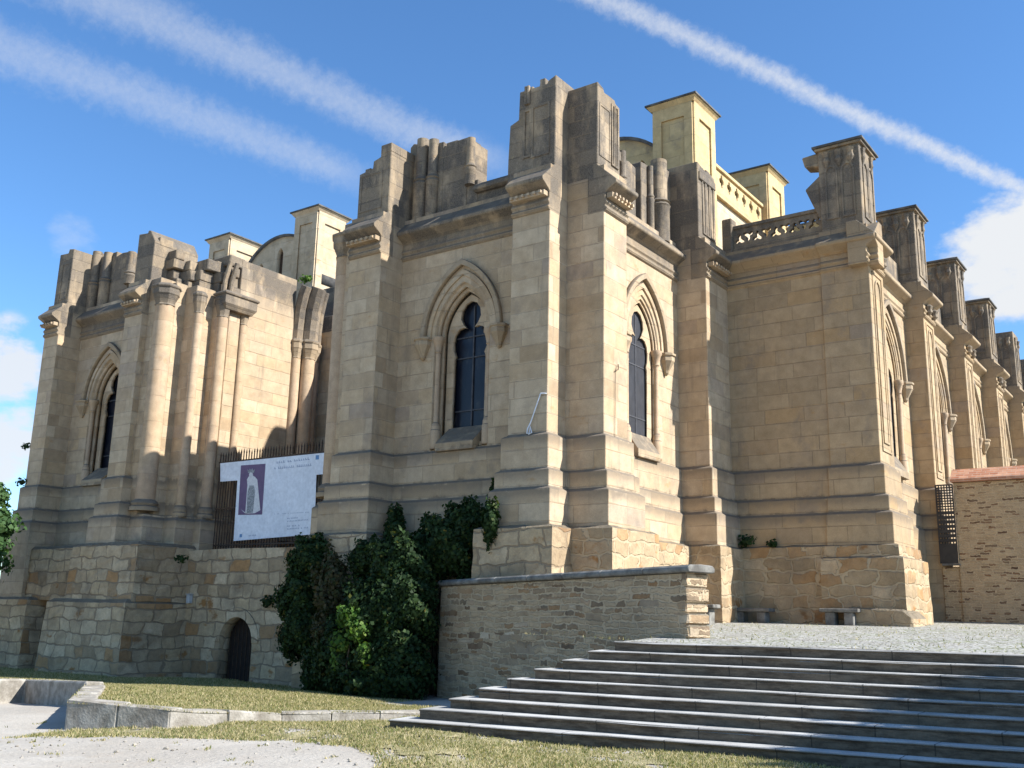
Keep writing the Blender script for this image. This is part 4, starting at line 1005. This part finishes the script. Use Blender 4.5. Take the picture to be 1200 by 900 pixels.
# ------------------------------------------------------------------ raised beds with stone kerbs
def bed_front(): return
K0 = onz(75, 855, -1.92); K1 = onz(197, 858, -1.88); K2 = onz(330, 847, -1.84); K3 = onz(500, 838, -1.74)
K0 = Vector((K0.x, K0.y, 0)); K1 = Vector((K1.x, K1.y, 0)); K2 = Vector((K2.x, K2.y, 0)); K3 = Vector((K3.x, K3.y, 0))
def kerbtop(u, v, P0): d = ray(u, v); s_ = math.hypot(P0.x, P0.y)/math.hypot(d.x, d.y); return d.z*s_
ZK = [kerbtop(80, 820, K0), kerbtop(197, 831, K1), kerbtop(330, 835, K2), kerbtop(500, 834, K3)]
KB = [Vector((-19.6, 12.4, 0)), K0, K1, K2, K3]; ZKB = [ZK[0]-.10, ZK[0], ZK[1], ZK[2], ZK[3]]
rb_ = thing('kerbed_bed', 'raised grass bed edged by a thick low stone kerb, in front of the arched door', 'raised bed', (K1.x, K1.y, -1.9))
q = MB(); inner = []
for i in range(len(KB)-1):
    a, b_ = KB[i], KB[i+1]; d_ = (b_-a).normalized(); nrm = Vector((-d_.y, d_.x, 0))
    n = max(2, int((b_-a).length/.8))
    for j in range(n):
        p0 = a+(b_-a)*(j/n); p1 = a+(b_-a)*((j+1)/n)-d_*.006
        z0 = ZKB[i]+(ZKB[i+1]-ZKB[i])*j/n+random.uniform(-.012, .012); z1 = ZKB[i]+(ZKB[i+1]-ZKB[i])*(j+1)/n+random.uniform(-.012, .012)
        f0, f1 = p0-nrm*0, p1-nrm*0; g0, g1 = p0+nrm*.42, p1+nrm*.42
        q.hexa([(f0.x, f0.y, -2.3), (f1.x, f1.y, -2.3), (g1.x, g1.y, -2.3), (g0.x, g0.y, -2.3), (f0.x, f0.y, z0), (f1.x, f1.y, z1), (g1.x, g1.y, z1), (g0.x, g0.y, z0)])
KERB = plain('kerb_stone', (.19, .165, .13), (.38, .345, .29), 3.4, .9, .7, 0, 25, .03)
q.build('kerb', KERB, rb_, .022, jag=.012)
lp_ = [(p_.x, p_.y, z_-.03) for p_, z_ in zip(KB, ZKB)]
backz = -2.02
lawn = [lp_[0], lp_[1], lp_[2], lp_[3], lp_[4], (-15.5, 19.4, backz), (-20, 19.8, backz), (-26, 20.6, backz), (-28.5, 18.6, -2.06), (-26, 15.6, -1.97)]
b = bmesh.new(); vs = [b.verts.new(v) for v in lawn]; b.faces.new(vs)
bmesh.ops.triangulate(b, faces=b.faces); 
for _ in range(3): bmesh.ops.subdivide_edges(b, edges=b.edges, cuts=1, use_grid_fill=True)
for v in b.verts: v.co.z += .02*math.sin(v.co.x*2.1)*math.sin(v.co.y*2.7)
bmesh.ops.recalc_face_normals(b, faces=b.faces)
me = bpy.data.meshes.new('turf'); b.to_mesh(me)
if me.polygons[0].normal.z < 0: me.flip_normals()
LAWN_T = [[v.co.copy() for v in f.verts] for f in b.faces]; b.free(); me.materials.append(TURF)
o = bpy.data.objects.new('turf', me); C.objects.link(o); o.parent = rb_; 
for v in me.vertices: v.co -= Vector(rb_['_o'])
# left bed
B0 = onz(-60, 826, -2.15); B1 = onz(27, 820, -2.15); B2 = onz(96, 834, -2.08)
lbd = thing('kerbed_bed', 'low shaded bed with a stone kerb at the foot of the left corner', 'raised bed', (B1.x, B1.y, -2.15))
zb0, zb1, zb2 = kerbtop(-60, 796, B0), kerbtop(27, 796, B1), kerbtop(96, 799, B2)
back = Vector((-9, 4.5, 0))
m_ = MB()
for P0, P1, za, zb_ in ((B0, B1, zb0, zb1), (B1, B2, zb1, zb2)):
    d_ = (P1-P0).normalized(); nrm = Vector((-d_.y, d_.x, 0))
    g0, g1 = P0+nrm*.4, P1+nrm*.4
    m_.hexa([(P0.x, P0.y, -2.4), (P1.x, P1.y, -2.4), (g1.x, g1.y, -2.4), (g0.x, g0.y, -2.4), (P0.x, P0.y, za), (P1.x, P1.y, zb_), (g1.x, g1.y, zb_), (g0.x, g0.y, za)])
m_.build('kerb', KERB, lbd, .04, jag=.01)
LBED_T = []
m_ = MB(); q4 = [(B0.x-.1, B0.y+.1, zb0-.03), (B1.x-.1, B1.y+.1, zb1-.03), (B2.x-.1, B2.y+.1, zb2-.03), (-19.7, 12.55, zb2-.06), (-26.05, 15.7, -1.96), (-28.5, 18.7, -2.05), (-29.5, 19.6, -2.1), (-38, 21, -2.15), (-40, 14, -2.1)]
m_.bm.faces.new([m_.bm.verts.new(v) for v in q4]); bmesh.ops.triangulate(m_.bm, faces=m_.bm.faces); LBED_T = [[list(v.co) for v in f.verts] for f in m_.bm.faces]; m_.build('turf', TURF, lbd)

# ------------------------------------------------------------------ grass
def blades(name, pts, hgt, mt):
    n = len(pts); a = rng.uniform(0, 2*np.pi, n); d = np.stack([np.cos(a), np.sin(a), np.zeros(n)], 1)
    hh = hgt*rng.uniform(.4, 1.3, (n, 1)); lean = np.stack([rng.normal(size=n), rng.normal(size=n), np.zeros(n)], 1)*hh*.45
    wd = .008*rng.uniform(.7, 1.5, (n, 1))
    V = np.stack([pts-d*wd, pts+d*wd, pts+lean+np.array([0, 0, 1])*hh], 1).reshape(-1, 3)
    me = bpy.data.meshes.new(name); me.vertices.add(3*n); me.vertices.foreach_set('co', V.ravel())
    me.loops.add(3*n); me.loops.foreach_set('vertex_index', np.arange(3*n))
    me.polygons.add(n); me.polygons.foreach_set('loop_start', np.arange(n)*3); me.polygons.foreach_set('loop_total', np.full(n, 3))
    me.update(); me.validate(); me.materials.append(mt)
    o = bpy.data.objects.new(name, me); C.objects.link(o); o['kind'] = 'stuff'; return o
def inpoly(x, y, poly):
    c = np.zeros(len(x), bool); n = len(poly)
    for i in range(n):
        x0, y0 = poly[i]; x1, y1 = poly[(i+1) % n]
        if y0 == y1: continue
        k = ((y0 > y) != (y1 > y)) & (x < (x1-x0)*(y-y0)/(y1-y0)+x0); c ^= k
    return c
def patch_noise(x, y): return np.sin(x*2.3+1.1*np.sin(y*1.7))+np.sin(y*3.1+x*.9)+.6*np.sin(x*6.1+y*5.3)
gpts = [onz(u, v, -1.8) for u, v in ((50, 859), (140, 866), (235, 866), (300, 868), (365, 874), (405, 884), (430, 898), (440, 930), (700, 990), (1100, 1010), (1500, 1000))]
gpoly = [(p_.x, p_.y) for p_ in gpts] + [(p_.x, p_.y) for p_ in (L9+e1*14+e2*.2, L9+e2*.2+e1*.2, K3+Vector((.0, .35, 0)), K3, K2, K1, K0, K0+Vector((-.6, .3, 0)))]
N = 230000
x = rng.uniform(-17.5, -1, N); y = rng.uniform(7, 14.5, N)
k = inpoly(x+.16*patch_noise(x*1.6, y*1.3), y+.14*patch_noise(y*1.4, x*1.7)+.10*rng.normal(size=N), gpoly) & (patch_noise(x, y)+rng.normal(size=N)*.9 > -1.1) & (((np.array([x, y]).T-np.array([L9.x, L9.y]))@np.array([e2.x, e2.y]) < -.03) | (x < L9.x)); x, y = x[k], y[k]
z = np.array([gz(a, b_) for a, b_ in zip(x, y)])
blades('grass', np.stack([x, y, z], 1), .045, GRASS)
# turf soil under it, irregular edge
T0 = [(p_[0], p_[1], gz(*p_)+.004) for p_ in gpoly]
nx_, ny_ = 170, 80; b = bmesh.new()
gx = np.linspace(-17.5, -1, nx_); gy = np.linspace(7, 14.5, ny_)
XX, YY = np.meshgrid(gx, gy, indexing='ij'); ok = inpoly((XX+.22*patch_noise(XX*1.6, YY*1.3)).ravel(), (YY-.16+.16*patch_noise(YY*1.4, XX*1.7)+.12*patch_noise(XX*5, YY*6)).ravel(), gpoly).reshape(XX.shape) & (patch_noise(XX*2.1, YY*2.4) > -1.3)
VV = {}
def gv(i, j):
    if (i, j) not in VV: VV[(i, j)] = b.verts.new((gx[i]+random.uniform(-.03, .03), gy[j]+random.uniform(-.03, .03), gz(gx[i], gy[j])+.012))
    return VV[(i, j)]
for i in range(nx_-1):
    for j in range(ny_-1):
        if ok[i, j] and ok[i+1, j] and ok[i, j+1] and ok[i+1, j+1]: b.faces.new((gv(i, j), gv(i+1, j), gv(i+1, j+1), gv(i, j+1)))
me = bpy.data.meshes.new('lawn'); b.to_mesh(me); b.free(); me.materials.append(TURF); o = bpy.data.objects.new('lawn', me); C.objects.link(o); struct(o)
# loose stones and tufts on the dirt
q = MB()
for i in range(230):
    u_, v_ = random.uniform(-20, 460), 858+random.random()**1.5*60
    p_ = onz(u_, v_, -1.82); z_ = gz(p_.x, p_.y); r_ = random.uniform(.008, .028)*(1.6 if random.random() < .08 else 1)
    bmesh.ops.create_icosphere(q.bm, subdivisions=1, radius=r_, matrix=Matrix.Translation((p_.x, p_.y, z_+r_*.25)) @ Matrix.Rotation(random.random()*6, 4, 'Z') @ Matrix.Diagonal((1, random.uniform(.6, 1), random.uniform(.4, .7), 1)))
o = q.build('gravel', KERB); o['kind'] = 'stuff'
x = rng.uniform(-17.5, -9, 60000); y = rng.uniform(7.2, 12.5, 60000)
k = (patch_noise(x*2.7, y*2.2)+.8*patch_noise(y*5, x*5)+rng.normal(size=60000)*.35 > 3.0); x, y = x[k], y[k]
blades('grass', np.stack([x, y, np.array([gz(a, b_) for a, b_ in zip(x, y)])], 1), .035, GRASS)
# blades on the kerbed lawn
ar = np.array([((t_[1]-t_[0]).cross(t_[2]-t_[0])).length/2 for t_ in LAWN_T if len(t_) >= 3]); T3 = [t_ for t_ in LAWN_T if len(t_) >= 3]
idx = rng.choice(len(T3), 110000, p=ar/ar.sum())
TA = np.array([[list(v) for v in t_[:3]] for t_ in T3])
r1 = np.sqrt(rng.random(len(idx)))[:, None]; r2 = rng.random(len(idx))[:, None]
pp = (1-r1)*TA[idx, 0]+r1*(1-r2)*TA[idx, 1]+r1*r2*TA[idx, 2]
blades('grass', pp, .045, GRASS)
TB = np.array(LBED_T); ab = np.linalg.norm(np.cross(TB[:, 1]-TB[:, 0], TB[:, 2]-TB[:, 0]), axis=1)
idx = rng.choice(len(TB), 50000, p=ab/ab.sum()); r1 = np.sqrt(rng.random(len(idx)))[:, None]; r2 = rng.random(len(idx))[:, None]
blades('grass', (1-r1)*TB[idx, 0]+r1*(1-r2)*TB[idx, 1]+r1*r2*TB[idx, 2], .06, GRASS)
# scraps of grass on the terrace and in wall corners
x = rng.uniform(-12, 4, 9000); y = rng.uniform(15.5, 28, 9000); k = (patch_noise(x*1.7, y*2.1)+rng.normal(size=9000)*.5 > 1.5); x, y = x[k], y[k]
d = np.array([(Vector((a, b_, 0))-L1).dot(e2) for a, b_ in zip(x, y)]); k = d > .4; x, y = x[k], y[k]
blades('grass', np.stack([x, y, np.array([zt(a, b_) for a, b_ in zip(x, y)])], 1), .05, GRASS)

# ------------------------------------------------------------------ plants
def px(u, v, y): p_ = ony(u, v, y); return (p_.x, p_.y, p_.z)
def bush(name, label, cat, base, blobs, size, mt, extra=None, trunks=(), group=None):
    t_ = thing(name, label, cat, base, group)
    P_, N_ = blob_pts(blobs, .5, 1.7 if mt is IVY else 1); leaves('foliage', P_, N_, size, mt, t_)
    if extra: P_, N_ = blob_pts(extra[0]); leaves('foliage', P_, N_, size, extra[1], t_)
    if trunks:
        q = MB()
        for pts, r_ in trunks: q.tube(pts, [r_*(1-.7*i/(len(pts)-1)) for i in range(len(pts))], 6)
        q.build('stems', BARK, t_)
    return t_
yb = 19.15
iv = [(px(520, 640, 19.9), (.95, .55, .75), 6500), (px(545, 618, 20.1), (.60, .45, .65), 3600), (px(470, 660, yb), (.85, .6, .75), 6000), (px(560, 700, 20.3), (.55, .5, 1.0), 4200), (px(470, 710, yb-.1), (1.0, .7, 1.0), 7000),
      (px(440, 720, yb-.3), (.85, .7, 1.0), 6500), (px(455, 770, yb-.2), (1.25, .8, .95), 7500), (px(405, 770, yb-.4), (.75, .7, .95), 5200), (px(550, 770, 20.4), (.75, .6, 1.1), 4200), (px(462, 622, 20.2), (.25, .22, .65), 1300), (px(430, 655, 19.3), (.42, .4, .5), 1500), (px(575, 612, 19.4), (.20, .15, .55), 700), (px(579, 578, 19.9), (.10, .10, .30), 200), (px(425, 800, yb-.6), (1.0, .5, .45), 3000), (px(460, 800, yb-.4), (1.0, .5, .5), 3000)]
bush('ivy', 'huge dark ivy mass climbing the church base left of the slate wall', 'ivy', (-18, 20.2, -2.1), iv, .056, IVY,
     trunks=[([(-18.5, 20.2, -2.2), (-18.3, 20.3, -.5), (-18, 20.5, 1.2)], .09), ([(-16.8, 20.2, -2.2), (-16.9, 20.3, 0), (-16.6, 20.5, 1.8)], .08)])
iv = [(px(362, 655, 19.2), (.52, .45, .60), 3200), (px(352, 700, 19.1), (.62, .5, .75), 4500), (px(355, 740, 19.0), (.60, .5, .7), 3600), (px(375, 785, 18.9), (.45, .5, .75), 2800)]
bush('ivy', 'smaller ivy clump with brownish edge, hanging on the wall right of the arched doorway', 'ivy', (-21.8, 20.3, -2.1), iv, .056, IVY,
     ([(px(388, 690, 18.8), (.5, .4, .95), 3200), (px(382, 740, 18.6), (.4, .3, .7), 1500)], IVY2), [([(-21.6, 20.3, -2.2), (-21.7, 20.4, -.6), (-21.9, 20.6, .8)], .07)])
bb_ = [(px(410, 722, 18.15), (.34, .30, .26), 520), (px(420, 738, 18.1), (.28, .28, .26), 380), (px(402, 752, 18.2), (.30, .3, .28), 260), (px(428, 765, 18.1), (.16, .2, .3), 90), (px(396, 772, 18.2), (.2, .2, .3), 90)]
bush('shrub', 'small bright green shrub in sun, in front of the dark ivy', 'shrub', (-17.7, 18.2, -2.0), bb_, .06, BUSHL, trunks=[([(-17.7, 18.2, -2.1), (-17.9, 18.2, -1.2), (-17.7, 18.2, -.1)], .03), ([(-17.6, 18.2, -2.1), (-18.2, 18.2, -.9)], .025)])
# tree at the left edge of the picture
def tree(label, base, h_, crown, nleaf, size, mt=TREEL, group=None):
    t_ = thing('tree', label, 'tree', base, group)
    bx_, by_, bz_ = base; q = MB()
    q.tube([(bx_, by_, bz_-.2), (bx_+.05, by_, bz_+h_*.25), (bx_-.05, by_+.05, bz_+h_*.5), (bx_, by_, bz_+h_*.85)], [.17, .13, .10, .03], 8)
    for c, r_, n in crown:
        q.tube([(bx_, by_, bz_+h_*.38), ((bx_+c[0])/2, (by_+c[1])/2, (bz_+h_*.45+c[2])/2), c], [.07, .05, .015], 6)
    q.build('trunk', BARK, t_, 0, True)
    P_, N_ = blob_pts(crown, .75); leaves('crown', P_, N_, size, mt, t_)
    return t_
c0 = ony(-28, 640, 17.5)
cw = [((c0.x+dx, c0.y+dy, c0.z+dz), (r_, r_, r_*.8), int(1500*r_)) for dx, dy, dz, r_ in ((0, 0, 0, 1.0), (.55, .2, .8, .75), (.75, 0, -.5, .75), (-.6, .3, .5, .9), (.45, -.2, -1.1, .7), (-.2, 0, 1.3, .7), (.3, .2, 1.75, .45), (-.7, 0, -.8, .9))]
tree('leafy green tree at the left corner of the church', (c0.x, c0.y, -2.15), 4.6, cw, 0, .10)
# the tree right of the steps whose shade falls on them
tc_ = Vector((7.3, 16.6, 6.4))
cw = [((tc_.x+dx, tc_.y+dy, tc_.z+dz), (r_, r_, r_*.8), int(900*r_)) for dx, dy, dz, r_ in ((0, 0, 0, 1.5), (1.0, .6, .8, 1.2), (-.9, -.4, .3, 1.1), (.3, -1.0, -.3, 1.1), (-.2, .9, .8, 1.2), (.6, 0, 1.6, 1.0), (1.6, -.3, -.2, 1.1))]
tree('leafy tree standing on the terrace right of the steps', (tc_.x, tc_.y, zt(tc_.x, tc_.y)), 6.6, cw, 0, .12)
# weeds rooted in the masonry
def weed(u, v, y=None, x=None, s=.25, n=90, label='', mt=IVY):
    p_ = ony(u, v, y) if y is not None else onx(u, v, x)
    P_, N_ = blob_pts([((p_.x, p_.y, p_.z), (s, s*.6, s*.55), n)], .9)
    o = leaves('weed', P_, N_, .055, mt); tag(o, label, 'plant', 'weeds growing out of the masonry')
weed(31, 523, y=20.0, s=.22, label='weed tuft on the upper left edge of the far left buttress'); weed(26, 565, y=19.95, s=.28, label='lower of two weed tufts on the far left buttress')
weed(358, 327, x=-29.1, s=.30, label='green weed on top of the sunlit inner wall', mt=BUSHL, n=160)
weed(873, 634, y=28.0, s=.34, n=150, label='low weeds on the ledge of the nave end wall'); weed(905, 637, y=28.0, s=.2, n=70, label='small weed right of the low weeds on the nave ledge')
weed(212, 655, y=19.9, s=.25, n=80, label='moss-like weeds on the rubble base left of the doorway')
weed(314, 705, y=21.35, s=.3, n=130, label='dark weed on the wall upper right of the arched doorway')
# dangling white cable on the main corner buttress, conductor on the side face
cb = thing('cable', 'white cable end dangling down the front of the main corner buttress', 'cable', px(622, 505, 19.95))
ys_ = 19.97
MB().tube([px(640, 461, ys_), px(633.5, 461, ys_-.01), px(633, 462.5, ys_-.02), px(627, 480, ys_-.03), px(621.5, 496, ys_-.03)], .016, 6).build('cord', CABLE, cb)
MB().tube([px(621.5, 496, ys_-.03), px(618.5, 502, ys_-.04), px(617.5, 508, ys_-.05), px(620, 508, ys_-.06), px(621.5, 500, ys_-.05), px(623, 507, ys_-.06), px(619.5, 509, ys_-.05)], .018, 6).build('loop', CABLE, cb)
def qx(u, v, x): p_ = onx(u, v, x); return (p_.x, p_.y, p_.z)
cd = thing('lightning_conductor', 'thin dark conductor wire with a small hook on the sunlit corner buttress', 'wire', qx(720.5, 510, XB_+.02))
MB().tube([qx(724.5, 427, XB_+.05), qx(724.5, 433, XB_+.05), qx(721, 434.5, XB_+.04)], .014, 5).build('hook', IRON, cd)
MB().tube([qx(721, 432, XB_+.03), qx(720.8, 470, XB_+.03), qx(720.5, 513, XB_+.03)], .007, 5).build('wire', IRON, cd)

for o in bpy.data.objects:
    if '_o' in o: del o['_o']
